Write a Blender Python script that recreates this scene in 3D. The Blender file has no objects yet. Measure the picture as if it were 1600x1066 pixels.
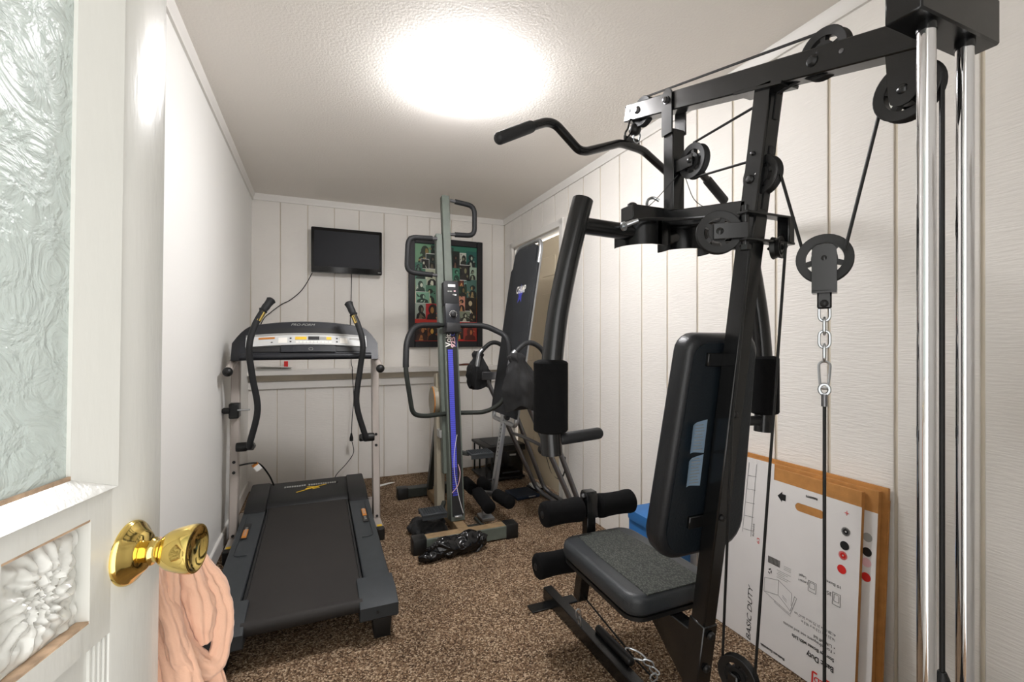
import bpy, bmesh, math, random
from mathutils import Vector, Matrix, noise
V = Vector
random.seed(7)
scene = bpy.context.scene
COL = scene.collection

# ------------------------------------------------------------------ camera
cam_d = bpy.data.cameras.new('camera'); cam = bpy.data.objects.new('camera', cam_d); COL.objects.link(cam)
cam_d.sensor_width = 36.0; cam_d.lens = 722.0 / 1600.0 * 36.0; cam_d.clip_start = 0.02
YAW = math.radians(22.9)
cam.location = (0, 0, 1.21); cam.rotation_euler = (math.radians(90), 0, -YAW)
scene.camera = cam
# ------------------------------------------------------------------ world: soft light of the hall behind the open doorway
W = bpy.data.worlds.new('hall_light'); scene.world = W; W.use_nodes = True
W.node_tree.nodes['Background'].inputs[0].default_value = (1.0, 0.985, 0.965, 1)
W.node_tree.nodes['Background'].inputs[1].default_value = 2.0
scene.view_settings.view_transform = 'Standard'; scene.view_settings.look = 'None'
scene.view_settings.exposure = 0.66; scene.view_settings.gamma = 1.0; scene.view_settings.use_curve_mapping = False
LAMP_STRENGTH = 72.0

# ------------------------------------------------------------------ materials
def lin(h):
    if isinstance(h, str):
        h = h.lstrip('#'); c = [int(h[i:i+2], 16) / 255 for i in (0, 2, 4)]
        return tuple(x / 12.92 if x <= 0.04045 else ((x + 0.055) / 1.055) ** 2.4 for x in c)
    return h
MATS = {}
def mat(name, col, rough=0.5, metal=0.0, bump=0.0, bscale=200.0, bstretch=(1, 1, 1), var=0.0, vscale=8.0, spec=0.5, sheen=0.0, emit=0.0, coat=0.0, trans=0.0, ior=1.45, rvar=0.0, detail=3.0):
    m = bpy.data.materials.new(name); m.use_nodes = True; nt = m.node_tree; N = nt.nodes; L = nt.links
    b = N['Principled BSDF']; c = lin(col)
    b.inputs['Base Color'].default_value = (*c, 1); b.inputs['Roughness'].default_value = rough
    b.inputs['Metallic'].default_value = metal; b.inputs['Specular IOR Level'].default_value = spec
    b.inputs['Coat Weight'].default_value = coat; b.inputs['IOR'].default_value = ior
    b.inputs['Transmission Weight'].default_value = trans; b.inputs['Sheen Weight'].default_value = sheen
    if emit:
        b.inputs['Emission Color'].default_value = (*c, 1); b.inputs['Emission Strength'].default_value = emit
    if bump or var or rvar:
        g = N.new('ShaderNodeNewGeometry')
    if bump:
        mp = N.new('ShaderNodeMapping'); mp.inputs['Scale'].default_value = bstretch; L.new(g.outputs['Position'], mp.inputs['Vector'])
        n = N.new('ShaderNodeTexNoise'); n.inputs['Scale'].default_value = bscale; n.inputs['Detail'].default_value = detail
        L.new(mp.outputs[0], n.inputs['Vector'])
        bp = N.new('ShaderNodeBump'); bp.inputs['Strength'].default_value = min(1.0, bump); bp.inputs['Distance'].default_value = 0.002
        L.new(n.outputs['Fac'], bp.inputs['Height']); L.new(bp.outputs[0], b.inputs['Normal'])
    if var:
        n2 = N.new('ShaderNodeTexNoise'); n2.inputs['Scale'].default_value = vscale; n2.inputs['Detail'].default_value = 4
        L.new(g.outputs['Position'], n2.inputs['Vector'])
        cr = N.new('ShaderNodeValToRGB'); e = cr.color_ramp.elements
        e[0].position = 0.3; e[1].position = 0.7
        e[0].color = (*[max(0, x * (1 - var)) for x in c], 1); e[1].color = (*[min(1, x * (1 + var)) for x in c], 1)
        L.new(n2.outputs['Fac'], cr.inputs[0]); L.new(cr.outputs[0], b.inputs['Base Color'])
    if rvar:
        n3 = N.new('ShaderNodeTexNoise'); n3.inputs['Scale'].default_value = 30; L.new(g.outputs['Position'], n3.inputs['Vector'])
        mr = N.new('ShaderNodeMapRange'); mr.inputs[3].default_value = max(0.02, rough - rvar); mr.inputs[4].default_value = min(1, rough + rvar)
        L.new(n3.outputs['Fac'], mr.inputs[0]); L.new(mr.outputs[0], b.inputs['Roughness'])
    MATS[name] = m
    return m

mat('plank_paint', '#ebe7e1', 0.55, bump=1.0, bscale=20, bstretch=(1.0, 1.0, 9), var=0.03, vscale=3, detail=7)
mat('groove_paint', '#d8cebd', 0.7, var=0.1, vscale=5)
mat('plaster', '#efeeea', 0.6, bump=0.25, bscale=120)
mat('ceiling_paint', '#f0ebe4', 0.75, bump=0.9, bscale=95, detail=4)
mat('trim_paint', '#e6e3de', 0.45, bump=0.08, bscale=60)
mat('door_paint', '#d2d2cc', 0.22, bump=0.18, bscale=45, bstretch=(3, 3, .6), coat=0.25)
mat('worn_paint', '#b49a80', 0.6, var=0.35, vscale=60)
mat('beige_door', '#d8c9ae', 0.5)
mat('brass', '#ecd07c', 0.10, 1.0)
mat('peach_cloth', '#dcb096', 0.9, bump=0.35, bscale=300, sheen=0.3, var=0.04, vscale=10)
mat('black_coat', '#0f1011', 0.24, bump=0.05, bscale=500, spec=0.6, rvar=0.05)
mat('black_plastic', '#131313', 0.45, bump=0.1, bscale=700)
mat('foam', '#0b0b0c', 0.95, bump=0.6, bscale=420, spec=0.2)
mat('vinyl', '#1b1d20', 0.36, bump=0.25, bscale=330, rvar=0.05)
mat('vinyl_grey', '#2d3033', 0.42, bump=0.3, bscale=300)
mat('vinyl_back', '#10171d', 0.4, bump=0.3, bscale=150)
mat('chrome', '#e6e6e8', 0.06, 1.0)
mat('zinc', '#b9bdc0', 0.28, 1.0)
mat('steel_bolt', '#6e6e70', 0.3, 1.0)
mat('cable', '#0c0c0c', 0.5)
mat('tm_grey', '#2e3235', 0.55, bump=0.2, bscale=600, var=0.08, vscale=25)
mat('tm_black', '#141516', 0.5, bump=0.2, bscale=500)
mat('tm_console', '#191b21', 0.42, bump=0.1, bscale=500)
mat('belt', '#221f1d', 0.72, bump=0.2, bscale=300, var=0.12, vscale=5)
mat('beige_metal', '#ada49d', 0.4)
mat('silver_print', '#c9cac9', 0.35)
mat('yellow_print', '#e8bd2c', 0.5)
mat('orange_print', '#b9742a', 0.5)
mat('white_print', '#ece9e2', 0.6)
mat('grey_print', '#9a9a96', 0.5)
mat('dark_print', '#1b1b1c', 0.5)
mat('red_print', '#d02a26', 0.5)
mat('olive_metal', '#5d645c', 0.45, var=0.12, vscale=14)
mat('olive_dark', '#282c28', 0.45, var=0.15, vscale=14)
mat('tan_metal', '#8d8574', 0.45, var=0.1, vscale=9)
mat('worn_tan', '#8a7355', 0.6, var=0.25, vscale=20)
mat('blue_print', '#4f52c9', 0.4)
mat('blue_dark', '#3a3da6', 0.4)
mat('pink_print', '#e3b7bd', 0.5)
mat('grip_rubber', '#1a1b1d', 0.6)
mat('alu', '#a9abad', 0.32, 0.85)
mat('gunmetal', '#77777a', 0.3, 0.8)
mat('bag_plastic', '#0e0e0f', 0.16, bump=0.9, bscale=55, detail=5)
mat('black_cloth', '#1b1b1c', 0.8, bump=0.3, bscale=60)
mat('pad_cloth', '#26282b', 0.85, bump=0.3, bscale=600, var=0.15, vscale=7)
mat('board_white', '#dedbd9', 0.7, var=0.02, vscale=6)
mat('board_brown', '#b57f45', 0.8, var=0.12, vscale=30, bump=0.3, bscale=40, bstretch=(1, 1, 12))
mat('blue_plastic', '#2d6aa8', 0.45)
mat('navy', '#0d1c2e', 0.5)
mat('screen', '#12141a', 0.5, spec=0.3)
mat('tv_case', '#0d0d0e', 0.2)
mat('frame_black', '#141418', 0.4)
mat('wood_brown', '#5a2f20', 0.45)
mat('paper', '#e9e8e4', 0.8)
mat('label_blue', '#a9c4dc', 0.55)
mat('rope', '#d8d4d6', 0.7)

def carpet():
    m = bpy.data.materials.new('carpet'); m.use_nodes = True; nt = m.node_tree; N = nt.nodes; L = nt.links; b = N['Principled BSDF']
    g = N.new('ShaderNodeNewGeometry')
    v = N.new('ShaderNodeTexVoronoi'); v.inputs['Scale'].default_value = 190; L.new(g.outputs['Position'], v.inputs['Vector'])
    sep = N.new('ShaderNodeSeparateColor'); L.new(v.outputs['Color'], sep.inputs[0])
    cr = N.new('ShaderNodeValToRGB'); e = cr.color_ramp.elements
    e[0].position = 0.0; e[0].color = (*lin('#3f3026'), 1); e[1].position = 1.0; e[1].color = (*lin('#cdb79c'), 1)
    x = e.new(0.3); x.color = (*lin('#68523f'), 1); x = e.new(0.7); x.color = (*lin('#937a61'), 1)
    L.new(sep.outputs[0], cr.inputs[0])
    n = N.new('ShaderNodeTexNoise'); n.inputs['Scale'].default_value = 3.5; n.inputs['Detail'].default_value = 3; L.new(g.outputs['Position'], n.inputs['Vector'])
    mr = N.new('ShaderNodeMapRange'); mr.inputs[1].default_value = 0.3; mr.inputs[2].default_value = 0.7; mr.inputs[3].default_value = 0.72; mr.inputs[4].default_value = 1.12
    L.new(n.outputs['Fac'], mr.inputs[0])
    mx = N.new('ShaderNodeMix'); mx.data_type = 'RGBA'; mx.blend_type = 'MULTIPLY'; mx.inputs[0].default_value = 1.0
    L.new(cr.outputs[0], mx.inputs[6]); L.new(mr.outputs[0], mx.inputs[7]); L.new(mx.outputs[2], b.inputs['Base Color'])
    bp = N.new('ShaderNodeBump'); bp.inputs['Strength'].default_value = 1.0; bp.inputs['Distance'].default_value = 0.006
    L.new(v.outputs['Distance'], bp.inputs['Height']); L.new(bp.outputs[0], b.inputs['Normal'])
    b.inputs['Roughness'].default_value = 1.0; b.inputs['Specular IOR Level'].default_value = 0.1
    MATS['carpet'] = m
carpet()
def swirl_glass():
    m = bpy.data.materials.new('swirl_glass'); m.use_nodes = True; nt = m.node_tree; N = nt.nodes; L = nt.links; b = N['Principled BSDF']
    g = N.new('ShaderNodeNewGeometry')
    w = N.new('ShaderNodeTexNoise'); w.inputs['Scale'].default_value = 16; w.inputs['Detail'].default_value = 5; w.inputs['Distortion'].default_value = 5.0
    L.new(g.outputs['Position'], w.inputs['Vector'])
    bp = N.new('ShaderNodeBump'); bp.inputs['Strength'].default_value = 0.9; bp.inputs['Distance'].default_value = 0.006
    L.new(w.outputs['Fac'], bp.inputs['Height']); L.new(bp.outputs[0], b.inputs['Normal'])
    b.inputs['Base Color'].default_value = (*lin('#dde8e3'), 1); b.inputs['Roughness'].default_value = 0.22
    b.inputs['Transmission Weight'].default_value = 0.30; b.inputs['IOR'].default_value = 1.45
    MATS['swirl_glass'] = m
swirl_glass()
def seat_mesh_mat():
    m = bpy.data.materials.new('seat_mesh'); m.use_nodes = True; nt = m.node_tree; N = nt.nodes; L = nt.links; b = N['Principled BSDF']
    g = N.new('ShaderNodeNewGeometry'); w = N.new('ShaderNodeTexVoronoi'); w.inputs['Scale'].default_value = 210
    mp = N.new('ShaderNodeMapping'); mp.inputs['Scale'].default_value = (1.0, .6, 1.0); L.new(g.outputs['Position'], mp.inputs['Vector']); L.new(mp.outputs[0], w.inputs['Vector'])
    cr = N.new('ShaderNodeValToRGB'); e = cr.color_ramp.elements
    e[0].position = .2; e[0].color = (*lin('#4c5049'), 1); e[1].position = .6; e[1].color = (*lin('#232624'), 1)
    L.new(w.outputs['Distance'], cr.inputs[0]); L.new(cr.outputs[0], b.inputs['Base Color']); b.inputs['Roughness'].default_value = .75
    bp = N.new('ShaderNodeBump'); bp.inputs['Strength'].default_value = .6; bp.inputs['Distance'].default_value = .002; bp.invert = True
    L.new(w.outputs['Distance'], bp.inputs['Height']); L.new(bp.outputs[0], b.inputs['Normal'])
    MATS['seat_mesh'] = m
seat_mesh_mat()
def poster_grad():
    m = bpy.data.materials.new('poster_ground'); m.use_nodes = True; nt = m.node_tree; N = nt.nodes; L = nt.links; b = N['Principled BSDF']
    t = N.new('ShaderNodeTexCoord'); s = N.new('ShaderNodeSeparateXYZ'); L.new(t.outputs['Generated'], s.inputs[0])
    cr = N.new('ShaderNodeValToRGB'); e = cr.color_ramp.elements
    e[0].position = 0.0; e[0].color = (*lin('#c41f1f'), 1); e[1].position = 1.0; e[1].color = (*lin('#1f6a55'), 1)
    x = e.new(.25); x.color = (*lin('#c23022'), 1); x = e.new(.45); x.color = (*lin('#b98f3a'), 1); x = e.new(.75); x.color = (*lin('#3c7a60'), 1)
    L.new(s.outputs[2], cr.inputs[0]); L.new(cr.outputs[0], b.inputs['Base Color']); b.inputs['Roughness'].default_value = .3
    MATS['poster_ground'] = m
poster_grad()

# ------------------------------------------------------------------ mesh helpers (bmesh in world coordinates)
def new(): return bmesh.new()
def xf(o, x, y, z):
    x, y, z = V(x).normalized(), V(y).normalized(), V(z).normalized()
    m = Matrix((x, y, z)).transposed().to_4x4(); m.translation = V(o); return m
def box(bm, c, s, bev=0.0, seg=1, m=None):
    r = bmesh.ops.create_cube(bm, size=1.0); vs = r['verts']
    for v in vs: v.co = V((v.co.x * s[0], v.co.y * s[1], v.co.z * s[2]))
    if bev:
        es = list({e for v in vs for e in v.link_edges})
        rr = bmesh.ops.bevel(bm, geom=es, offset=bev, segments=seg, affect='EDGES', profile=0.5)
        vs = list({v for f in rr['faces'] for v in f.verts} | {v for v in vs if v.is_valid})
    M = m or Matrix.Identity(4)
    for v in vs: v.co = M @ v.co + V(c) if m is None else M @ (v.co + V(c))
    return bm
def frame_of(d, up=(0, 0, 1)):
    d = V(d).normalized(); u = V(up)
    if abs(d.dot(u.normalized())) > 0.98: u = V((0, 1, 0)) if abs(d.y) < .9 else V((1, 0, 0))
    s = d.cross(u).normalized(); u2 = s.cross(d).normalized(); return s, d, u2
def bar(bm, a, b, w, h, bev=0.003, up=(0, 0, 1), seg=1):
    """rectangular bar from a to b: w across, h along up"""
    a, b = V(a), V(b); s, d, u = frame_of(b - a, up)
    return box(bm, (0, 0, 0), (w, (b - a).length, h), bev, seg, xf((a + b) / 2, s, d, u))
def smooth_path(pts, r=0.03, n=5):
    pts = [V(p) for p in pts]
    if len(pts) < 3 or r <= 0: return pts
    out = [pts[0]]
    for i in range(1, len(pts) - 1):
        a, p, b = pts[i - 1], pts[i], pts[i + 1]
        k = min(r, (a - p).length * .49, (b - p).length * .49)
        s, e = p + (a - p).normalized() * k, p + (b - p).normalized() * k
        for j in range(n + 1):
            t = j / n; out.append(s * (1 - t) ** 2 + p * 2 * t * (1 - t) + e * t * t)
    out.append(pts[-1]); return out
def spline(pts, n=8, closed=False):
    pts = [V(p) for p in pts]; out = []; N = len(pts)
    rng = range(N) if closed else range(N - 1)
    for i in rng:
        if closed: p0, p1, p2, p3 = pts[(i - 1) % N], pts[i], pts[(i + 1) % N], pts[(i + 2) % N]
        else: p0, p1, p2, p3 = pts[max(i - 1, 0)], pts[i], pts[i + 1], pts[min(i + 2, N - 1)]
        for j in range(n):
            t = j / n
            out.append(.5 * ((2 * p1) + (-p0 + p2) * t + (2 * p0 - 5 * p1 + 4 * p2 - p3) * t * t + (-p0 + 3 * p1 - 3 * p2 + p3) * t ** 3))
    if not closed: out.append(pts[-1])
    return out
def sweep(bm, path, r, n=12, closed=False, flat=1.0, up=None, round_end=False):
    """tube along path; r number or list; flat squeezes the second axis"""
    P = [V(p) for p in path]; N = len(P); rad = r if isinstance(r, (list, tuple)) else [r] * N
    T = []
    for i in range(N):
        a = P[(i - 1) % N] if closed else P[max(i - 1, 0)]; b = P[(i + 1) % N] if closed else P[min(i + 1, N - 1)]
        T.append((b - a).normalized())
    s, _, u = frame_of(T[0], up or (0, 0, 1))
    rings = []
    for i in range(N):
        if i:
            q = T[i - 1].rotation_difference(T[i]); s = q @ s; u = q @ u
        ring = [bm.verts.new(P[i] + (s * math.cos(2 * math.pi * k / n) + u * math.sin(2 * math.pi * k / n) * flat) * rad[i]) for k in range(n)]
        rings.append(ring)
    M = N if closed else N - 1
    for i in range(M):
        A, B = rings[i], rings[(i + 1) % N]
        for k in range(n): bm.faces.new((A[k], A[(k + 1) % n], B[(k + 1) % n], B[k]))
    if not closed:
        bm.faces.new(list(reversed(rings[0]))); bm.faces.new(rings[-1])
    return bm
def rounded_rod(bm, a, b, r, n=14, cap=0.5, k=4):
    """straight rod with domed ends"""
    a, b = V(a), V(b); d = (b - a).normalized(); c = r * cap; path, rad = [], []
    for i in range(k + 1):
        t = i / k * math.pi / 2; path.append(a + d * (c * (1 - math.cos(t)))); rad.append(max(r * math.sin(t), r * .05))
    for i in range(k + 1):
        t = (1 - i / k) * math.pi / 2; path.append(b - d * (c * (1 - math.cos(t)))); rad.append(max(r * math.sin(t), r * .05))
    return sweep(bm, path, rad, n)
def cyl(bm, a, b, r, n=16): return sweep(bm, [a, b], r, n)
def lathe(bm, o, axis, prof, n=24, up=(0, 0, 1)):
    """prof: list of (radius, distance along axis)"""
    s, d, u = frame_of(axis, up); o = V(o); rings = []
    for (r, t) in prof:
        rings.append([bm.verts.new(o + d * t + (s * math.cos(2 * math.pi * k / n) + u * math.sin(2 * math.pi * k / n)) * max(r, 1e-5)) for k in range(n)])
    for A, B in zip(rings, rings[1:]):
        for k in range(n): bm.faces.new((A[k], A[(k + 1) % n], B[(k + 1) % n], B[k]))
    bm.faces.new(list(reversed(rings[0]))); bm.faces.new(rings[-1])
    return bm
def prism(bm, outline, depth, m, bev=0.0, seg=2):
    """outline (x, y) extruded +-depth/2 along local z of matrix m"""
    bot = [bm.verts.new((x, y, -depth / 2)) for x, y in outline]; top = [bm.verts.new((x, y, depth / 2)) for x, y in outline]
    fs = [bm.faces.new(list(reversed(bot))), bm.faces.new(top)]; n = len(outline)
    for i in range(n): fs.append(bm.faces.new((bot[i], bot[(i + 1) % n], top[(i + 1) % n], top[i])))
    vs = bot + top
    if bev:
        es = list(fs[0].edges) + list(fs[1].edges)
        rr = bmesh.ops.bevel(bm, geom=es, offset=bev, segments=seg, affect='EDGES', profile=0.5)
        vs = list({v for f in rr['faces'] for v in f.verts} | {v for v in vs if v.is_valid})
    for v in vs: v.co = m @ v.co
    return bm
def rrect(w, h, r, n=5):
    o = []
    for cx, cy, a0 in ((w/2 - r, h/2 - r, 0), (-w/2 + r, h/2 - r, 90), (-w/2 + r, -h/2 + r, 180), (w/2 - r, -h/2 + r, 270)):
        for i in range(n + 1):
            a = math.radians(a0 + 90 * i / n); o.append((cx + r * math.cos(a), cy + r * math.sin(a)))
    return o
def ell(w, h, n=16, c=(0, 0)): return [(c[0] + w / 2 * math.cos(2 * math.pi * i / n), c[1] + h / 2 * math.sin(2 * math.pi * i / n)) for i in range(n)]
def cushion(bm, outline, depth, m, r, k=5):
    """soft pad: outline (counter-clockwise) extruded with evenly rounded rims"""
    n = len(outline); P = [V((x, y, 0)) for x, y in outline]; nor = []
    for i in range(n):
        t = (P[(i + 1) % n] - P[i - 1]).normalized(); nor.append(V((-t.y, t.x, 0)))
    lev = [(r * (1 - math.sin(a)), -depth / 2 + r * (1 - math.cos(a))) for a in [math.pi / 2 * j / k for j in range(k + 1)]]
    lev = lev + [(d, -z) for d, z in reversed(lev)]
    rings = [[bm.verts.new(m @ (P[i] + nor[i] * d + V((0, 0, z)))) for i in range(n)] for d, z in lev]
    for A, B in zip(rings, rings[1:]):
        for i in range(n): bm.faces.new((A[i], A[(i + 1) % n], B[(i + 1) % n], B[i]))
    bm.faces.new(list(reversed(rings[0]))); bm.faces.new(rings[-1])
    return bm
def quad(bm, *p): bm.faces.new([bm.verts.new(V(q)) for q in p]); return bm

# ------------------------------------------------------------------ object helpers
def finish(name, bm, m, origin, angle=38, smooth=True):
    bmesh.ops.recalc_face_normals(bm, faces=bm.faces[:])
    me = bpy.data.meshes.new(name); o = V(origin)
    bmesh.ops.translate(bm, verts=bm.verts[:], vec=-o)
    bm.to_mesh(me); bm.free()
    for k in (m if isinstance(m, (list, tuple)) else [m]): me.materials.append(MATS[k])
    if smooth:
        me.polygons.foreach_set('use_smooth', [True] * len(me.polygons)); me.set_sharp_from_angle(angle=math.radians(angle))
    return me
def wpos(ob):
    p = V(ob.location)
    while ob.parent: ob = ob.parent; p += V(ob.location)
    return p
def part(name, bm, m, parent, label=None, angle=38, origin=None):
    """a mesh part under a thing or a part; bm in world coordinates"""
    base = wpos(parent)
    org = V(origin) if origin is not None else base
    ob = bpy.data.objects.new(name, finish(name, bm, m, org, angle)); COL.objects.link(ob)
    ob.parent = parent; ob.location = org - base
    if label: ob['label'] = label
    return ob
def thing(name, label, cat, origin, group=None):
    ob = bpy.data.objects.new(name, None); COL.objects.link(ob); ob.location = V(origin); ob.empty_display_size = .05
    ob['label'] = label; ob['category'] = cat
    if group: ob['group'] = group
    return ob
def solo(name, bm, m, label, cat, origin, group=None, angle=38):
    ob = bpy.data.objects.new(name, finish(name, bm, m, origin, angle)); COL.objects.link(ob); ob.location = V(origin)
    ob['label'] = label; ob['category'] = cat
    if group: ob['group'] = group
    return ob
def struct(name, bm, m, label, cat, origin=(0, 0, 0)):
    ob = bpy.data.objects.new(name, finish(name, bm, m, origin)); COL.objects.link(ob); ob.location = V(origin)
    ob['kind'] = 'structure'; ob['label'] = label; ob['category'] = cat
    return ob
def text_bm(body, size, o, right, up, lift=0.0, width=None, align='LEFT', shear=0.0, thick=0.0, bold=0.0):
    """flat lettering as mesh; baseline start at o"""
    cu = bpy.data.curves.new('lettering', 'FONT'); cu.body = body; cu.size = size; cu.align_x = align; cu.shear = shear; cu.offset = bold; cu.resolution_u = 3
    ob = bpy.data.objects.new('lettering', cu); COL.objects.link(ob)
    dg = bpy.context.evaluated_depsgraph_get(); me = bpy.data.meshes.new_from_object(ob.evaluated_get(dg))
    bm = bmesh.new(); bm.from_mesh(me); bpy.data.objects.remove(ob); bpy.data.meshes.remove(me); bpy.data.curves.remove(cu)
    xs = [v.co.x for v in bm.verts] or [0, 1]
    k = 1.0
    if width: k = width / max(1e-6, max(xs) - min(xs))
    r, u = V(right).normalized(), V(up).normalized(); n = r.cross(u)
    for v in bm.verts: v.co = V(o) + r * v.co.x * k + u * v.co.y + n * lift
    return bm
def merge(dst, src):
    me = bpy.data.meshes.new('tmp'); src.to_mesh(me); src.free(); dst.from_mesh(me); bpy.data.meshes.remove(me); return dst
def crumple(bm, amp, scale, seed=0.0, zmin=None):
    for v in bm.verts:
        n = noise.noise_vector(v.co * scale + V((seed, seed * 2, seed * 3)))
        n2 = noise.noise_vector(v.co * scale * 2.7 + V((seed, seed, 5)))
        v.co += n * amp + n2 * amp * .45
        if zmin is not None and v.co.z < zmin: v.co.z = zmin
    return bm

# ================================================================== THE ROOM
XL0, XL1, XR, YB, ZC = -0.517, -0.48, 1.71, 4.24, 2.40      # left wall leans a little
bm = box(new(), (0.6, 2.05, -0.05), (2.6, 4.9, 0.10))
floor = struct('floor', bm, 'carpet', 'brown speckled pile carpet covering the whole floor', 'floor')
bm = box(new(), (0.6, 2.05, ZC + .05), (2.6, 4.9, 0.10))
ceiling = struct('ceiling', bm, 'ceiling_paint', 'off white textured ceiling around the round lamp', 'ceiling')
bm = new()
prism(bm, [(XL0, 0), (XL1, ZC), (XL1 - .12, ZC), (XL0 - .12, 0)], 4.5, xf((0, 2.1, 0), (1, 0, 0), (0, 0, 1), (0, -1, 0)))
wall_left = struct('wall_left', bm, 'plaster', 'plain white painted wall behind the open door and treadmill', 'wall')
bm = box(new(), (0.6, YB + .056, ZC / 2), (2.6, .10, ZC))
wall_back = struct('wall_back', bm, 'groove_paint', 'white vertical plank wall behind the television and poster', 'wall')
bm = new()
Y0, Y1, DZ = 3.09, 4.03, 2.10
box(bm, (XR + .056, (Y0 - .15) / 2, ZC / 2), (.10, Y0 + .15, ZC))
box(bm, (XR + .056, (Y1 + 4.35) / 2, ZC / 2), (.10, 4.35 - Y1, ZC))
box(bm, (XR + .056, (Y0 + Y1) / 2, (DZ + ZC) / 2), (.10, Y1 - Y0, ZC - DZ))
wall_right = struct('wall_right', bm, 'groove_paint', 'white vertical plank wall beside the cable machine', 'wall')
bm = new()
box(bm, (-.50, -.08, ZC / 2), (.22, .10, ZC)); box(bm, (1.14, -.08, ZC / 2), (1.4, .10, ZC)); box(bm, (.03, -.08, 2.24), (.9, .10, .32))
wall_front = struct('wall_front', bm, 'plaster', 'white wall around the doorway where one stands', 'wall')

def plank(parent, c, s):
    part('plank', box(new(), c, s, .002), 'plank_paint', parent, origin=c)
GAP = .009
up = [-.49, -.2763, -.0694, .1389, .34, .5519, .7583, .9639, 1.1713, 1.376, 1.5803, 1.71]
lo = [-.53, -.2998, -.089, .1286, .3346, .5519, .7641, .9669, 1.175, 1.38, 1.585, 1.71]
for E_, z0, z1 in ((up, .955, 2.365), (lo, .0, .88)):
    for a, b in zip(E_, E_[1:]):
        plank(wall_back, ((a + b) / 2, YB + .003, (z0 + z1) / 2), (b - a - GAP * .6, .006, z1 - z0))
g = [.6767 + .2098 * k for k in range(-4, 17)] + [4.24]
g = [-.13] + [y for y in g if y > -.1]
for a, b in zip(g, g[1:]):
    if b - a < .02: continue
    mid = (a + b) / 2
    segs = [(a, b, 0, 2.365)]
    if b > Y0 - .05 and a < Y1 + .05:
        segs = [(a, b, DZ + .035, 2.365)]
        if a < Y0 - .06: segs.append((a, Y0 - .05, 0, DZ + .035))
        if b > Y1 + .06: segs.append((Y1 + .05, b, 0, DZ + .035))
    for y0, y1, z0, z1 in segs:
        plank(wall_right, (XR + .003, (y0 + y1) / 2, (z0 + z1) / 2), (.006, y1 - y0 - GAP * 1.2, z1 - z0))

def crown(name, a, b, n, label):
    bm = new(); a, b, n = V(a), V(b), V(n); d = b - a
    prism(bm, [(0, 0), (.024, 0), (.024, -.014), (.012, -.030), (.012, -.050), (0, -.050)], d.length, xf((a + b) / 2, n, (0, 0, 1), n.cross(V((0, 0, 1)))))
    struct(name, bm, 'trim_paint', label, 'trim')
crown('trim_1', (XL1 - .002, -.03, ZC), (XL1 - .002, YB, ZC), (1, 0, 0), 'white crown strip along the top of the plain left wall')
crown('trim_2', (XL1, YB, ZC), (XR, YB, ZC), (0, -1, 0), 'white crown strip along the top of the back plank wall')
crown('trim_3', (XR, -.03, ZC), (XR, YB, ZC), (-1, 0, 0), 'white crown strip along the top of the right plank wall')
bm = new(); box(bm, (XL0 + .008, 2.1, .045), (.018, 4.26, .09), .004)
struct('baseboard_left', bm, 'trim_paint', 'low white baseboard at the foot of the left wall', 'baseboard')
# ledge across the back wall: shelf board and the rail under it
bm = box(new(), ((XL0 + XR) / 2, YB - .052, .955), (XR - XL0 - .006, .124, .044), .004)
struct('trim_4', bm, 'trim_paint', 'white ledge board running along the back wall behind the treadmill', 'ledge')
bm = box(new(), ((XL0 + XR) / 2, YB - .010, .848), (XR - XL0 - .006, .024, .060), .003)
struct('trim_5', bm, 'trim_paint', 'white rail under the ledge on the back wall', 'trim')

# six-panel door in the right wall
def door_in_right_wall():
    bm = box(new(), (XR + .055, (Y0 + Y1) / 2, 1.03), (.035, Y1 - Y0 - .07, 2.03), .002)
    d = struct('door_2', bm, 'beige_door', 'beige six panel door behind the tilted black table', 'door')
    yc = (Y0 + Y1) / 2
    for sy in (-1, 1):
        for z0, z1 in ((1.72, 1.92), (1.02, 1.62), (.22, .88)):
            b2 = new(); c = (XR + .038, yc + sy * .20, (z0 + z1) / 2)
            # raised field with sloping sides
            w, h = .27, z1 - z0
            o = [(-w/2, -h/2), (w/2, -h/2), (w/2, h/2), (-w/2, h/2)]; i = [(x * .82, z - math.copysign(.024, z)) for x, z in o]
            A = [b2.verts.new((c[0], c[1] + x, c[2] + z)) for x, z in o]; B = [b2.verts.new((c[0] + .007, c[1] + x * .93, c[2] + z - math.copysign(.009, z))) for x, z in o]
            Cc = [b2.verts.new((c[0] - .006, c[1] + x, c[2] + z)) for x, z in i]
            for P, Q in ((A, B), (B, Cc)):
                for k in range(4): b2.faces.new((P[k], P[(k + 1) % 4], Q[(k + 1) % 4], Q[k]))
            b2.faces.new(Cc); part('door_panel', b2, 'beige_door', d)
    b2 = new(); lathe(b2, (XR + .037, Y0 + .10, .95), (-1, 0, 0), [(.03, 0), (.03, .006), (.011, .012), (.011, .03), (.026, .04), (.028, .055), (.02, .066), (.001, .068)]); part('door_knob', b2, 'brass', d)
    bm = new()
    box(bm, (XR - .002, Y0 - .018, 1.07), (.026, .055, 2.14), .004); box(bm, (XR - .002, Y1 + .018, 1.07), (.026, .055, 2.14), .004)
    box(bm, (XR - .003, (Y0 + Y1) / 2, DZ + .012), (.024, Y1 - Y0 + .09, .055), .004)
    for y in (Y0 + .006, Y1 - .006): box(bm, (XR + .06, y, 1.05), (.09, .018, 2.10))
    box(bm, (XR + .06, (Y0 + Y1) / 2, DZ - .022), (.09, Y1 - Y0, .02))
    struct('trim_6', bm, 'trim_paint', 'white casing around the beige six panel door', 'door frame')
door_in_right_wall()

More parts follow.
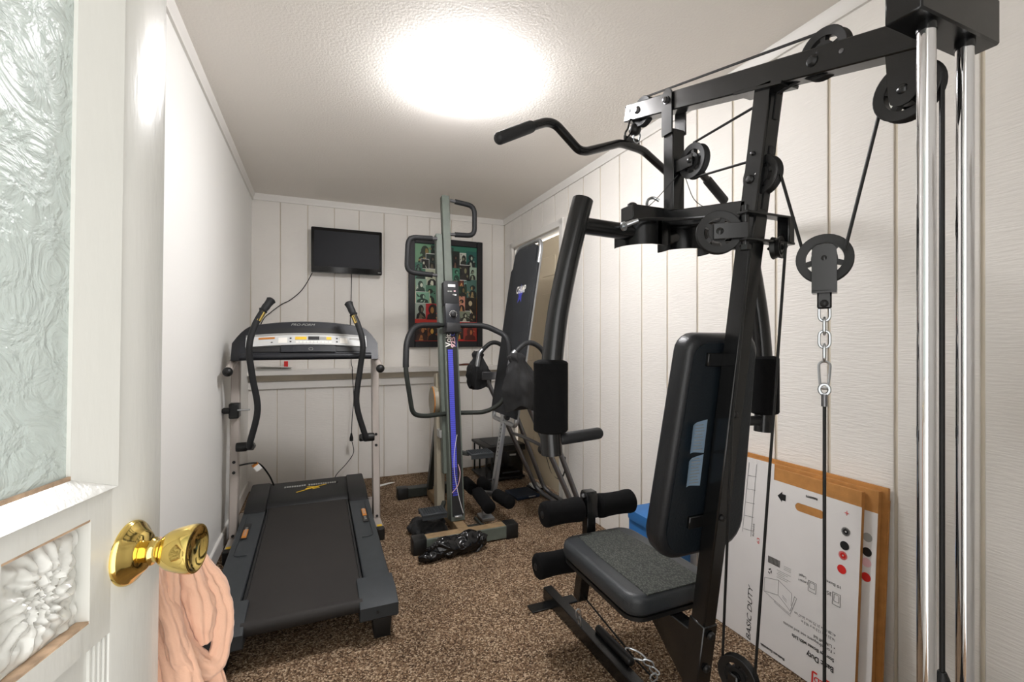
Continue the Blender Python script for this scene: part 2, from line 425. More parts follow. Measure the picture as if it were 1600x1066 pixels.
# ------------------------------------------------------------------ the open entrance door in the foreground
A_ = math.radians(13.9); DD = V((math.sin(A_), math.cos(A_), 0)); DN = V((math.cos(A_), -math.sin(A_), 0)); DE = V((-.1837, .7289, 0))
LEAN = .022
def dp(s, n, z):
    """door coordinates: s from the latch edge towards the hinge, n towards the viewer, z height"""
    zz = z - 1.21; s2 = s - LEAN * zz; z2 = 1.21 + zz + LEAN * (s - .3) * .4
    return DE - DD * s2 + DN * n + V((0, 0, z2))
def dbox(bm, s0, s1, n0, n1, z0, z1, bev=0.0):
    b2 = box(new(), (0, 0, 0), (s1 - s0, n1 - n0, z1 - z0), bev, 2)
    for v in b2.verts: v.co = dp((s0 + s1) / 2 + v.co.x, (n0 + n1) / 2 + v.co.y, (z0 + z1) / 2 + v.co.z)
    return merge(bm, b2)
def front_door():
    T = .035; bm = new()
    dbox(bm, 0, .092, -T, 0, .012, 2.03, .003)                  # latch stile
    dbox(bm, .668, .76, -T, 0, .012, 2.03, .003)                # hinge stile
    dbox(bm, .092, .668, -T, 0, 1.028, 1.055)                   # under the glass
    dbox(bm, .092, .668, -T, 0, .895, .922); dbox(bm, .092, .668, -T, 0, 1.92, 2.03); dbox(bm, .092, .668, -T, 0, .012, .20)
    for a, b in ((.092, .122), (.221, .272), (.371, .42), (.52, .57), (.65, .668)): dbox(bm, a, b, -T, 0, .922, 1.028)
    dbox(bm, .355, .405, -T, 0, .20, .895)
    d = struct('door_1', bm, 'door_paint', 'white half glazed entrance door standing open at the left edge', 'door', dp(.38, 0, 0.0))
    # glazing stops: bevelled frame round the glass
    b2 = new()
    def stop(s0, z0, s1, z1, inw):
        # outer edge flush with the face, inner edge set back
        (is0, iz0), (is1, iz1) = inw
        q = [dp(s0, .004, z0), dp(s1, .004, z1), dp(is1, -.014, iz1), dp(is0, -.014, iz0)]
        q2 = [dp(s0, -.02, z0), dp(s1, -.02, z1), dp(is1, -.02, iz1), dp(is0, -.02, iz0)]
        vs = [b2.verts.new(x) for x in q + q2]
        for f in ((0, 1, 2, 3), (4, 5, 6, 7), (0, 1, 5, 4), (1, 2, 6, 5), (2, 3, 7, 6), (3, 0, 4, 7)): b2.faces.new([vs[k] for k in f])
    O = [(.088, 1.052), (.672, 1.052), (.672, 1.924), (.088, 1.924)]; I = [(.130, 1.071), (.632, 1.071), (.632, 1.885), (.130, 1.885)]
    for k in range(4): stop(*O[k], *O[(k + 1) % 4], (I[k], I[(k + 1) % 4]))
    part('glazing_stop', b2, 'door_paint', d)
    b2 = new(); dbox(b2, .125, .637, -.024, -.018, 1.066, 1.89); part('glass_pane', b2, 'swirl_glass', d, 'frosted glass with a feathery swirl pattern')
    # worn bare edge on the sill of the glass
    b2 = new(); dbox(b2, .13, .632, -.0165, -.0135, 1.070, 1.0745); part('worn_sill', b2, 'worn_paint', d)
    # carved squares
    for k, s0 in enumerate((.122, .272, .42 + .0, .57)):
        s1 = min(s0 + .099, .65); b2 = new(); n = 56; G = []
        cs, cz = (s0 + s1) / 2, .975; hw, hz = (s1 - s0) / 2, .053
        for j in range(n + 1):
            row = []
            for i in range(n + 1):
                x, z = (i / n * 2 - 1), (j / n * 2 - 1)
                r = math.hypot(x, z); a = math.atan2(z, x)
                h = -.0125
                def petals(r0, r1, cnt, ph, ht):
                    if r0 < r < r1:
                        f = (r - r0) / (r1 - r0); q = abs(math.sin(a * cnt / 2 + ph)); return ht * (q ** .5) * math.sin(math.pi * f ** .6) ** .6 * (.75 + .25 * math.sin(a * cnt * 2.5 + ph + r * 9))
                    return 0
                h += petals(.42, .98, 8, .5, .0105) + petals(.18, .60, 7, 1.4, .0095) + petals(-.02, .26, 5, .2, .0085)
                if abs(x) > .5 and abs(z) > .5: h += .005 * abs(math.sin((abs(x) - .5) * 9)) * abs(math.sin((abs(z) - .5) * 9))
                h += .0018 * noise.noise(V((x * 6, z * 6, k)))
                if max(abs(x), abs(z)) > .93: h = -.013
                row.append(b2.verts.new(dp(cs + x * hw, min(h, -.0005), cz + z * hz)))
            G.append(row)
        for j in range(n):
            for i in range(n): b2.faces.new((G[j][i], G[j][i + 1], G[j + 1][i + 1], G[j + 1][i]))
        part('carved_panel', b2, 'door_paint', d, 'square panel carved with a flower', angle=60)
        # worn paint along the frame of the square
        b2 = new()
        dbox(b2, s0, s1, -.012, -.0006, 1.0255, 1.0285); dbox(b2, s0, s1, -.012, -.0006, .9215, .9245)
        part('worn_edge', b2, 'worn_paint', d)
    for a, b in ((.092, .355), (.405, .668)):
        b2 = new()
        for q in range(4): dbox(b2, a + .004 * q + .002, a + .004 * q + .0045, -.012, -.002 - .002 * q, .2, .893); dbox(b2, b - .004 * q - .0045, b - .004 * q - .002, -.012, -.002 - .002 * q, .2, .893)
        dbox(b2, a, b, -.022, -.011, .2, .895); dbox(b2, a + .04, b - .04, -.012, -.004, .25, .85, .003)
        part('lower_panel', b2, 'door_paint', d)
    # brass knob set, both sides
    o = dp(.060, 0, .967)
    b2 = new(); lathe(b2, o, DN, [(.0355, 0), (.0355, .003), (.033, .006), (.029, .008), (.024, .014), (.020, .017), (.0005, .0175)], 40); r1 = part('knob_rose', b2, 'brass', d, 'round brass rose plate', angle=50)
    b2 = new(); lathe(b2, o, DN, [(.0125, .012), (.0125, .022), (.0155, .025), (.0125, .028), (.0125, .032), (.018, .037), (.0225, .044), (.0255, .054), (.0272, .062), (.0278, .068), (.0272, .0715), (.0235, .072), (.0205, .0685), (.010, .0665), (.0005, .066)], 40); k1 = part('door_knob', b2, 'brass', d, 'tulip shaped polished brass knob', angle=60)
    b2 = new(); lathe(b2, dp(.060, -T, .967), -DN, [(.0355, 0), (.033, .006), (.02, .012), (.0125, .016), (.0125, .03), (.0225, .043), (.0275, .062), (.0272, .0715), (.0205, .0715), (.0005, .066)], 28); part('door_knob', b2, 'brass', d)
    b2 = new(); dbox(b2, -.0012, .0008, -.03, -.005, .93, 1.0); part('latch_plate', b2, 'brass', d)
front_door()

# ------------------------------------------------------------------ ceiling lamp
LX, LY = .63, 2.02
t = thing('ceiling_light', 'round glowing white dome lamp in the middle of the ceiling', 'lamp', (LX, LY, ZC))
b2 = new(); lathe(b2, (LX, LY, ZC), (0, 0, -1), [(.140, 0), (.140, .008), (.130, .010), (.001, .011)], 40); part('base_ring', b2, 'trim_paint', t)
mat('lamp_glass', '#f9f8fa', .4, emit=LAMP_STRENGTH)
b2 = new(); lathe(b2, (LX, LY, ZC - .012), (0, 0, -1), [(.140, 0), (.156, .008), (.162, .018)] + [(.162 * math.cos(a * math.pi / 20), .018 + .060 * math.sin(a * math.pi / 20)) for a in range(1, 11)], 40); part('glass_dome', b2, 'lamp_glass', t, 'glowing white glass dome')

# ================================================================== TREADMILL
def treadmill():
    cx = -.045
    t = thing('treadmill', 'dark grey folding treadmill with beige posts and swinging arm levers beside the left wall', 'treadmill', (cx, 2.7, 0))
    yz = lambda x: xf((x, 0, 0), (0, 1, 0), (0, 0, 1), (1, 0, 0))
    # running belt: loop over two rollers
    prof = [(3.24, .205), (1.985, .166)] + [(1.962 - .024 * math.sin(a), .140 + .026 * math.cos(a)) for a in [i * math.pi / 8 for i in range(0, 9)]] + [(3.24, .15)]
    bm = new(); prism(bm, prof, .43, yz(cx)); part('running_belt', bm, 'belt', t, 'worn black running belt')
    bm = new(); box(bm, (cx, 2.65, .10), (.40, 1.15, .05)); part('deck', bm, 'tm_black', t)
    for s in (-1, 1):
        bm = new(); prism(bm, [(2.06, .09), (3.12, .09), (3.12, .218), (3.06, .216), (2.06, .178)], .112, yz(cx + s * .288), .012, 3)
        # inner lip beside the belt
        rail = part('foot_rail', bm, 'tm_grey', t)
        bm = new(); bar(bm, (cx + s * .222, 2.10, .166), (cx + s * .222, 3.12, .199), .012, .012, .002); part('belt_guide', bm, 'tm_black', t)
        # raised line and name plate on the rail
        bm = new(); path = [(cx + s * .318, 3.0, .217), (cx + s * .318, 2.52, .1985), (cx + s * .302, 2.50, .1975), (cx + s * .26, 2.50, .1975)]
        sweep(bm, smooth_path(path, .02), .0022, 6); part('rail_line', bm, 'tm_grey', rail)
        bm = new(); up = V((0, 1, .0378)).normalized(); rt = V((1, 0, 0)); o = V((cx + s * .298, 2.78, .2092)); nn = rt.cross(up)
        prism(bm, rrect(.030, .19, .003), .004, xf(o, rt, up, nn)); pl = part('name_plate', bm, 'dark_print', rail)
        bm = new(); prism(bm, rrect(.022, .10, .002), .002, xf(o + up * .035 * s + nn * .003, rt, up, nn)); part('plate_band', bm, 'orange_print', rail, 'orange band on name plate')
        bm = new()
        for k in range(5): box(bm, (0, -.02 + k * .018, .0045), (.012, .006, .001), m=xf(o + up * .035 * s, rt, up, nn))
        for k in range(3): box(bm, (0, -.03 + k * .017, .003), (.012, .005, .001), m=xf(o - up * .035 * s, rt, up, nn))
        part('plate_marks', bm, 'grey_print', rail)['kind'] = 'stuff'
        # rear cap and foot
        prof = [(2.10, .085), (2.10, .182), (1.99, .176), (1.925, .152), (1.912, .148), (1.912, .100), (1.93, .086)]
        bm = new(); prism(bm, prof, .150, yz(cx + s * .277), .004, 2); cap = part('rear_cap', bm, 'tm_grey', t)
        bm = new(); cyl(bm, (cx + s * .27, 1.914, .125), (cx + s * .27, 1.909, .125), .006, 10); part('cap_screw', bm, 'dark_print', cap)
        bm = new(); prism(bm, [(-.032, 0), (.032, 0), (.040, .10), (-.040, .10)], .085, xf((cx + s * .292, 1.985, 0), (1, 0, 0), (0, 0, 1), (0, -1, 0)), .006); part('rear_foot', bm, 'black_plastic', t)
    # motor hood
    prof = [(3.13, .09), (3.13, .198), (3.145, .214), (3.19, .226), (3.44, .262), (3.468, .252), (3.475, .225), (3.475, .08)]
    bm = new(); prism(bm, prof, .66, yz(cx), .010, 3); hood = part('motor_hood', bm, 'tm_black', t)
    for s in (-1, 1):
        prof = [(3.035, .085), (3.035, .216), (3.06, .232), (3.20, .248), (3.44, .270), (3.47, .255), (3.475, .08)]
        bm = new(); prism(bm, prof, .112, yz(cx + s * .288), .012, 3); part('hood_shoulder', bm, 'tm_black', hood)
    rt, upv = V((1, 0, 0)), V((0, .25, .036)).normalized(); nn = rt.cross(upv)
    # runner emblem and the line of small lettering above it
    o = V((cx + .02, 3.31, .2442)); M = xf(o, rt, upv, nn)
    bm = new()
    for a, b, w in (((-.095, -.045), (-.03, -.012), .012), ((-.04, -.014), (.035, .016), .024), ((.02, .01), (.085, .034), .012), ((-.035, .018), (.01, .014), .010), ((0, -.018), (.042, -.006), .011)):
        p, q = V((*a, 0)), V((*b, 0)); d = (q - p).normalized(); n_ = V((-d.y, d.x, 0)) * w / 2
        vs = [bm.verts.new(M @ (x + V((0, 0, .0015)))) for x in (p - n_ * .4, q - n_, q + n_ * .4, p + n_)]; bm.faces.new(vs)
    part('runner_emblem', bm, 'yellow_print', hood, 'yellow running figure emblem')
    bm = new()
    for k in range(22):
        if k in (9,): continue
        box(bm, (-.165 + k * .0145, .05, .0012), (.0105, .022, .0008), m=M)
    part('emblem_lettering', bm, 'grey_print', hood)
    bm = new(); cyl(bm, (cx + .17, 3.36, .25), (cx + .17, 3.36, .2545), .008, 12); part('hood_screw', bm, 'dark_print', hood)
    # base tubes, posts
    for s in (-1, 1):
        x = cx + s * .402
        bm = new(); box(bm, (x, 3.22, .045), (.045, .62, .045), .004); bt = part('base_tube', bm, 'beige_metal', t)
        bm = new(); box(bm, (x, 2.915, .035), (.048, .05, .07), .004); part('end_cap', bm, 'black_plastic', bt)
        bm = new(); box(bm, (x, 2.955, .069), (.03, .03, .001)); part('warning_sticker', bm, 'yellow_print', bt)
        bm = new(); bar(bm, (x, 3.115, .05), (x, 3.215, 1.12), .045, .065, .005, up=(0, 1, 0)); post = part('post', bm, 'beige_metal', t)
        for z in (.50, .44) if s < 0 else (.60, .53):
            bm = new(); y = 3.115 + (z - .05) * .0935 - .0335; cyl(bm, (x, y + .004, z), (x, y - .003, z), .009, 10); part('bolt', bm, 'dark_print', post)
        bm = new(); cyl(bm, (x, 3.08, .085), (x, 3.074, .085), .008, 10); part('bolt', bm, 'dark_print', post)
        # hand stub
        bm = new(); sweep(bm, smooth_path([(x - s * .01, 3.16, 1.11), (x, 3.08, 1.085), (x + s * .004, 2.955, 1.042)], .05), .021, 14); st = part('hand_stub', bm, 'beige_metal', t)
        bm = new(); bmesh.ops.create_uvsphere(bm, u_segments=16, v_segments=10, radius=.026, matrix=Matrix.Translation((x + s * .004, 2.945, 1.040))); part('end_ball', bm, 'black_plastic', st)
    bm = new(); box(bm, (cx, 3.49, .045), (.80, .045, .045), .004); part('cross_tube', bm, 'beige_metal', t)
    # console: arched shell leaning back
    top = lambda x: 1.328 - .30 * x * x - (max(0, abs(x) - .30) / .115) ** 2 * .10
    N = 40; prof_n = []; bm = new()
    xs = [-.405 + .81 * i / N for i in range(N + 1)]
    def yface(z): return 3.02 + (z - 1.10) * .55
    rows = []
    for x in xs:
        zt = top(x); zb = 1.098
        rows.append([bm.verts.new(V(p)) for p in ((cx + x, yface(zb) + .005, zb), (cx + x, yface(zt), zt), (cx + x, yface(zt) + .018, zt + .004), (cx + x, yface(zt) + .05, zt - .01), (cx + x, 3.22, zb + .02), (cx + x, 3.18, zb - .004))])
    for A, B in zip(rows, rows[1:]):
        for k in range(6): bm.faces.new((A[k], A[(k + 1) % 6], B[(k + 1) % 6], B[k]))
    bm.faces.new(rows[0]); bm.faces.new(list(reversed(rows[-1])))
    con = part('console', bm, 'tm_console', t)
    fu = V((0, .55, 1)).normalized(); fr = V((1, 0, 0)); fn = V((0, -1, .55)).normalized()
    def fp(x, z, off=0.0): return V((cx + x, yface(z), z)) + fn * off
    def strip(name, x0, x1, zb0, zt0, m, off, arch=0.0, th=.006, lab=None, par=None):
        b = new(); R = []
        for i in range(25):
            x = x0 + (x1 - x0) * i / 24; dz = -arch * x * x
            R.append([b.verts.new(fp(x, zb0 + dz, -th)), b.verts.new(fp(x, zb0 + dz, off)), b.verts.new(fp(x, zt0 + dz, off)), b.verts.new(fp(x, zt0 + dz, -th))])
        for A, B in zip(R, R[1:]):
            for k in range(4): b.faces.new((A[k], A[(k + 1) % 4], B[(k + 1) % 4], B[k]))
        b.faces.new(R[0]); b.faces.new(list(reversed(R[-1])))
        return part(name, b, m, par or con, lab)
    strip('tray_recess', -.27, .27, 1.256, 1.292, 'dark_print', .001, .26)
    strip('tray_lip', -.335, .335, 1.243, 1.254, 'grey_print', .012, .16)
    sp = strip('button_panel', -.335, .335, 1.185, 1.243, 'silver_print', .010, .14, lab='silver button panel with yellow keys')
    strip('slot_recess', -.33, -.155, 1.146, 1.172, 'dark_print', .002, .0); strip('slot_recess', .155, .33, 1.146, 1.172, 'dark_print', .002, .0)
    strip('book_ledge', -.150, .150, 1.141, 1.178, 'tm_console', .012, .05)
    for x0, x1, z0, z1, m in ((-.075, -.012, 1.214, 1.231, 'yellow_print'), (.10, .128, 1.214, 1.231, 'yellow_print'), (.062, .098, 1.214, 1.231, 'grey_print'), (-.003, .060, 1.212, 1.233, 'dark_print'),
                              (-.27, -.185, 1.222, 1.232, 'orange_print'), (-.105, -.095, 1.220, 1.226, 'dark_print'), (-.105, -.095, 1.200, 1.206, 'dark_print'), (.155, .165, 1.220, 1.226, 'dark_print'), (.155, .165, 1.200, 1.206, 'dark_print'), (-.205, -.195, 1.200, 1.204, 'dark_print'), (.235, .31, 1.222, 1.232, 'grey_print')):
        strip('display' if m == 'dark_print' and x1 - x0 > .05 else 'key', x0, x1, z0, z1, m, .0125, .14)
    for k in range(10): strip('key', -.072 + k * .0205, -.056 + k * .0205, 1.194, 1.205, 'white_print', .0118, .14)
    for x0, x1 in ((-.165, -.118), (.178, .222)): strip('key', x0, x1, 1.196, 1.228, 'white_print', .0115, .14)
    bm = new(); sweep(bm, [fp(-.36 + .72 * i / 20, 1.116 - .02 * (-.36 + .72 * i / 20) ** 2, .008) for i in range(21)], .020, 14); part('front_bar', bm, 'tm_console', con)
    bm = text_bm('PRO-FORM', .022, fp(-.035, 1.303, .003), fr, fu, 0, width=.135, align='CENTER', shear=.3); part('maker_lettering', bm, 'grey_print', con)
    bm = new(); sweep(bm, [fp(.012 + .012 * math.cos(a * .628), 1.156 + .008 * math.sin(a * .628), .0145) for a in range(10)], .0012, 5, closed=True); part('round_emblem', bm, 'grey_print', con)
    # swinging arms
    armL = [(-.348, 3.02, .605), (-.350, 3.00, .63), (-.310, 2.98, .82), (-.333, 2.96, 1.005), (-.346, 2.93, 1.167), (-.322, 2.94, 1.290), (-.278, 2.96, 1.386)]
    armR = [(.274, 3.02, .605), (.277, 3.00, .62), (.2245, 2.98, .83), (.2445, 2.96, 1.047), (.2575, 2.93, 1.180), (.2365, 2.94, 1.288), (.204, 2.96, 1.375)]
    tops = [(-.243, 2.98, 1.442), (.179, 2.98, 1.437)]
    for s, arm, tp in ((-1, armL, tops[0]), (1, armR, tops[1])):
        bm = new(); sweep(bm, spline(arm, 8), .0175, 12); a = part('arm_lever', bm, 'grip_rubber', t, 'black padded swinging arm lever')
        e = V(arm[-1]); d = (V(tp) - e).normalized()
        bm = new(); q = V(arm[-2]) ; cyl(bm, q + (e - q) * .35, e + d * .01, .0182, 12); part('gold_band', bm, 'yellow_print' if False else 'brass', a, 'black band with gold lettering')
        bm = new(); sweep(bm, [e + d * k for k in (-.012, -.004, .004, .02, .04, .06, .072, .080)], [.019, .024, .019, .0215, .0205, .0225, .026, .018], 14); part('hand_grip', bm, 'grip_rubber', a)
        px = cx + s * .385; piv = V(arm[0])
        bm = new(); lathe(bm, (px, 3.08, .595), (-s, 0, 0), [(.024, 0), (.027, .01), (.027, .05), (.024, .055), (.022, .06), (.024, .085), (.02, .092), (.001, .093)], 16); part('pivot_knob', bm, 'black_plastic', t)
        bm = new(); cyl(bm, (piv.x, 3.08, .597), (piv.x, 3.0, .612), .02, 10); part('pivot_socket', bm, 'black_plastic', a)
    # latch on the left post
    x = cx - .402
    bm = new(); box(bm, (x, 3.155, .80), (.052, .085, .09), .006); lt = part('latch_block', bm, 'black_plastic', t)
    bm = new(); lathe(bm, (x - .02, 3.11, .805), (-1, 0, 0), [(.018, 0), (.018, .03), (.012, .034), (.012, .042), (.017, .046), (.017, .068), (.001, .07)], 14); part('pull_knob', bm, 'black_plastic', lt)
    bm = new(); cyl(bm, (x + .02, 3.11, .805), (x + .085, 3.11, .805), .005, 8); part('latch_pin', bm, 'alu', lt)
    # power lead with tag
    bm = new(); sweep(bm, spline([(cx - .38, 3.16, .47), (-.36, 3.17, .475), (-.32, 3.22, .45), (-.28, 3.30, .36), (-.26, 3.40, .265)], 6), .005, 8); ld = part('power_lead', bm, 'cable', t)
    bm = new(); box(bm, (0, 0, 0), (.036, .001, .05), m=xf((-.335, 3.19, .445), (.8, 0, .6), (0, 1, 0), (-.6, 0, .8))); part('lead_tag', bm, 'paper', ld, 'white paper tag on lead')
    bm = new(); box(bm, (0, 0, .017), (.037, .0014, .017), m=xf((-.335, 3.19, .445), (.8, 0, .6), (0, 1, 0), (-.6, 0, .8))); part('tag_band', bm, 'orange_print', ld, 'orange band on tag')
treadmill()

# ================================================================== STAIR CLIMBER
def climber():
    cx = .82
    t = thing('vertical_climber', 'grey green vertical climbing machine with a blue striped column in front of the poster', 'exercise machine', (cx, 2.95, 0))
    def col(z, dx=0, dy=0): return V((cx + dx, 2.855 + (z - .07) * .136 + dy, z))
    # base
    bm = new(); box(bm, (cx, 2.645, .045), (.50, .078, .075), .004); fb = part('front_crossbar', bm, 'olive_metal', t)
    bm = new(); box(bm, (cx, 2.645, .083), (.482, .066, .002)); part('worn_top', bm, 'worn_tan', fb, 'brown worn top of the bar')
    for s in (-1, 1):
        bm = new(); box(bm, (cx + s * .283, 2.645, .044), (.078, .088, .088), .006, 2); part('end_cap', bm, 'black_plastic', fb)
    bm = new(); box(bm, (cx, 3.60, .045), (.36, .075, .07), .004); rb = part('rear_crossbar', bm, 'olive_dark', t)
    for s in (-1, 1):
        bm = new(); box(bm, (cx + s * .215, 3.60, .043), (.080, .085, .085), .006, 2); part('end_cap', bm, 'black_plastic', rb)
    bm = new(); box(bm, (cx, 3.12, .045), (.065, .90, .06), .003); sp = part('spine_tube', bm, 'worn_tan', t)
    bm = new(); box(bm, (cx + .08, 2.74, .035), (.16, .11, .03), .004); box(bm, (cx + .13, 2.78, .055), (.012, .18, .02)); part('base_bracket', bm, 'olive_dark', t)
    # column: channel with inlay
    bm = new(); bar(bm, col(.07), col(1.30), .092, .085, .004, up=(0, -1, 0)); cm = part('column', bm, 'olive_metal', t)
    ax = (col(1.3) - col(.07)).normalized(); rt = V((1, 0, 0)); nn = rt.cross(ax)
    def cf(x, z, off): return col(z) + rt * x + nn * (.0425 + off)
    def slab(name, x0, x1, z0, z1, m, off, par, lab=None):
        b = new(); c = [cf(x0, z0, -.004), cf(x1, z0, -.004), cf(x1, z1, -.004), cf(x0, z1, -.004)]; f = [p + nn * (off + .004) for p in c]
        vs = [b.verts.new(p) for p in c + f]
        for q in ((0, 1, 2, 3), (4, 5, 6, 7), (0, 1, 5, 4), (1, 2, 6, 5), (2, 3, 7, 6), (3, 0, 4, 7)): b.faces.new([vs[k] for k in q])
        return part(name, b, m, par, lab)
    inl = slab('front_inlay', -.036, .036, .10, 1.29, 'dark_print', .002, cm)
    for k in range(70): slab('blue_stripe', -.028, .005, .225 + k * .0132, .225 + k * .0132 + (.0115 if k > 12 else .009), 'blue_print' if k > 12 else 'blue_dark', .0032, inl)
    b = text_bm('Voit', .052, cf(-.006, 1.165, .004), ax, -rt, 0, width=.088, bold=.0012); part('name_lettering', b, 'white_print', inl)
    b = text_bm('925', .040, cf(.022, 1.16, .004), ax, -rt, 0, width=.072, bold=.0012); part('model_lettering', b, 'pink_print', inl)
    b = text_bm('C', .040, cf(.022, 1.236, .004), ax, -rt, 0, width=.026); part('model_lettering', b, 'blue_print', inl)
    slab('print_line', .028, .030, 1.165, 1.235, 'blue_print', .003, inl)
    # console with knob
    bm = new(); prism(bm, [(-.052, 0), (.052, 0), (.052, .155), (.040, .165), (-.040, .165), (-.052, .155)], .055, xf(cf(0, 1.435, .012), rt, ax, nn), .005); co = part('console', bm, 'grip_rubber', t)
    bm = new(); prism(bm, [(-.048, 0), (.048, 0), (.048, .17), (-.048, .17)], .07, xf(cf(0, 1.275, .02), rt, ax, nn), .006); part('console', bm, 'tm_console', t, 'dark box with a round dial')
    bm = new(); prism(bm, [(-.050, 0), (.050, 0), (.044, .06), (-.044, .06)], .10, xf(cf(0, 1.255, .018), rt, ax, nn), .004); part('console_skirt', bm, 'dark_print', co)
    bm = new(); prism(bm, rrect(.050, .020, .002), .003, xf(cf(.002, 1.565, .042), rt, ax, nn)); part('display', bm, 'silver_print', co, 'pale grey display window')
    for x, z, m in ((-.02, 1.527, 'grey_print'), (-.004, 1.527, 'grey_print'), (.022, 1.530, 'pink_print'), (.014, 1.506, 'grey_print'), (.026, 1.504, 'white_print')):
        bm = new(); prism(bm, rrect(.013, .008, .002), .003, xf(cf(x, z, .042), rt, ax, nn)); part('key', bm, m, co)
    bm = new(); lathe(bm, cf(.002, 1.372, .05), nn, [(.027, 0), (.027, .004), (.020, .006), (.018, .022), (.014, .025), (.001, .025)], 20); dk = part('dial_knob', bm, 'dark_print', co)
    bm = new()
    for k in range(11):
        a = math.radians(-30 + k * 24); box(bm, (.0235 * math.cos(a), .0235 * math.sin(a), .0565), (.004, .004, .001), m=xf(cf(.002, 1.372, 0), rt, ax, nn))
    part('dial_marks', bm, 'white_print', dk)
    # sliding arms with handles and pedals
    bm = new(); bar(bm, col(.35, -.046, .045), col(1.945, -.046, .035), .045, .05, .003, up=(0, -1, 0)); a1 = part('sliding_arm', bm, 'olive_metal', t)
    bm = new(); bar(bm, col(.75, .012, .045), col(2.225, .008, .03), .054, .055, .003, up=(0, -1, 0)); a2 = part('sliding_arm', bm, 'olive_metal', t)
    def handle(pts, par):
        P = smooth_path(pts, .055, 6)
        b = new(); cyl(b, P[0], P[0] + (P[1] - P[0]).normalized() * .05, .0115, 10); cyl(b, P[-1], P[-1] + (P[-2] - P[-1]).normalized() * .05, .0115, 10); part('handle_stub', b, 'gunmetal', par)
        b = new(); q = [P[0] + (P[1] - P[0]).normalized() * .035] + P[1:-1] + [P[-1] + (P[-2] - P[-1]).normalized() * .035]; sweep(b, q, .0175, 12); part('hand_grip', b, 'grip_rubber', par)
    y1 = 3.09; handle([(.752, y1, 1.905), (.555, y1 - .02, 1.895), (.545, y1 - .02, 1.665), (.752, y1, 1.655)], a1)
    y2 = 3.12; handle([(.852, y2, 2.185), (1.03, y2, 2.165), (1.03, y2, 1.955), (.852, y2, 1.950)], a2)
    # fixed side bars
    for s in (-1, 1):
        x = lambda k: cx + s * k
        pts = [(x(.04), 3.0, 1.315), (x(.22), 2.93, 1.315), (x(.325), 2.78, 1.24), (x(.335), 2.76, 1.04), (x(.30), 2.78, .82), (x(.20), 2.84, .745), (x(.04), 2.95, .735)] if s > 0 else \
              [(x(.04), 3.0, 1.315), (x(.245), 2.93, 1.31), (x(.315), 2.85, 1.22), (x(.33), 2.80, 1.04), (x(.28), 2.84, .76), (x(.20), 2.87, .74), (x(.04), 2.95, .735)]
        P = smooth_path(pts, .06, 5); bm = new(); sweep(bm, P, .0145, 12); sb = part('side_bar', bm, 'olive_dark', t)
        n1 = [i for i, p in enumerate(P) if p.z < 1.035][0]
        bm = new(); sweep(bm, [P[0] + (P[1] - P[0]) * .25] + P[1:n1], .0185, 12); part('hand_grip', bm, 'grip_rubber', sb)
    # pedals
    for (px, py, pz), par in (((.655, 2.80, .165), a1), ((.985, 2.88, .478), a2)):
        bm = new(); box(bm, (px, py, pz), (.155, .125, .016), .004)
        for s in (-1, 1): box(bm, (px, py + s * .058, pz - .012), (.15, .006, .03))
        pd_ = part('pedal', bm, 'gunmetal' if False else 'tm_grey', par)
        bm = new()
        for i in range(9):
            for j in range(7): box(bm, (px - .06 + i * .015, py - .045 + j * .015, pz + .0095), (.007, .007, .004))
        part('tread_studs', bm, 'tm_grey', pd_)
        bm = new(); e = V((cx - .06 if px < cx else cx + .05, 2.93, pz + .0)); bar(bm, (px + (.06 if px < cx else -.06), py + .03, pz - .012), e, .025, .025); part('pedal_arm', bm, 'olive_dark', pd_)
    # tan side cover, wheel and struts behind the column
    bm = new(); bar(bm, (.745, 2.99, .09), (.775, 3.13, .985), .055, .075, .004, up=(0, -1, 0)); sc = part('side_cover', bm, 'tan_metal', t, 'tan metal cover beside the column')
    bm = new(); lathe(bm, (.735, 3.12, .80), (-1, 0, 0), [(.10, -.02), (.10, .0), (.094, .012), (.001, .013)], 28); part('wheel_cover', bm, 'tan_metal', sc)
    bm = new(); sweep(bm, [(.722, 3.12 + .1 * math.cos(a), .80 + .1 * math.sin(a)) for a in [math.radians(100 + k * 8) for k in range(20)]], .004, 6); part('cord', bm, 'orange_print', sc)
    bm = new(); box(bm, (.757, 3.005, .60), (.04, .09, .05), .003); part('side_clip', bm, 'grey_print', sc)
    bm = new(); bar(bm, (.80, 3.52, .08), (.80, 3.14, .90), .05, .04, .003, up=(1, 0, 0)); part('rear_strut', bm, 'olive_dark', t)
    # thin cords over the inlay
    bm = new(); sweep(bm, spline([cf(.012, .60, .005), cf(-.012, .48, .008), cf(-.014, .36, .008), cf(.008, .22, .006), cf(.034, .115, .005)], 6), .0022, 6); part('pull_cord', bm, 'rope', cm, 'thin white cord')
    bm = new(); sweep(bm, spline([cf(.012, .415, .005), cf(.022, .36, .008), cf(.006, .29, .008), cf(-.034, .245, .005)], 6), .0022, 6); part('pull_cord', bm, 'pink_print', cm, 'thin pink cord')
    bm = new(); box(bm, cf(0, .10, .01), (.05, .02, .012), .002); part('foot_clip', bm, 'alu', cm)
climber()

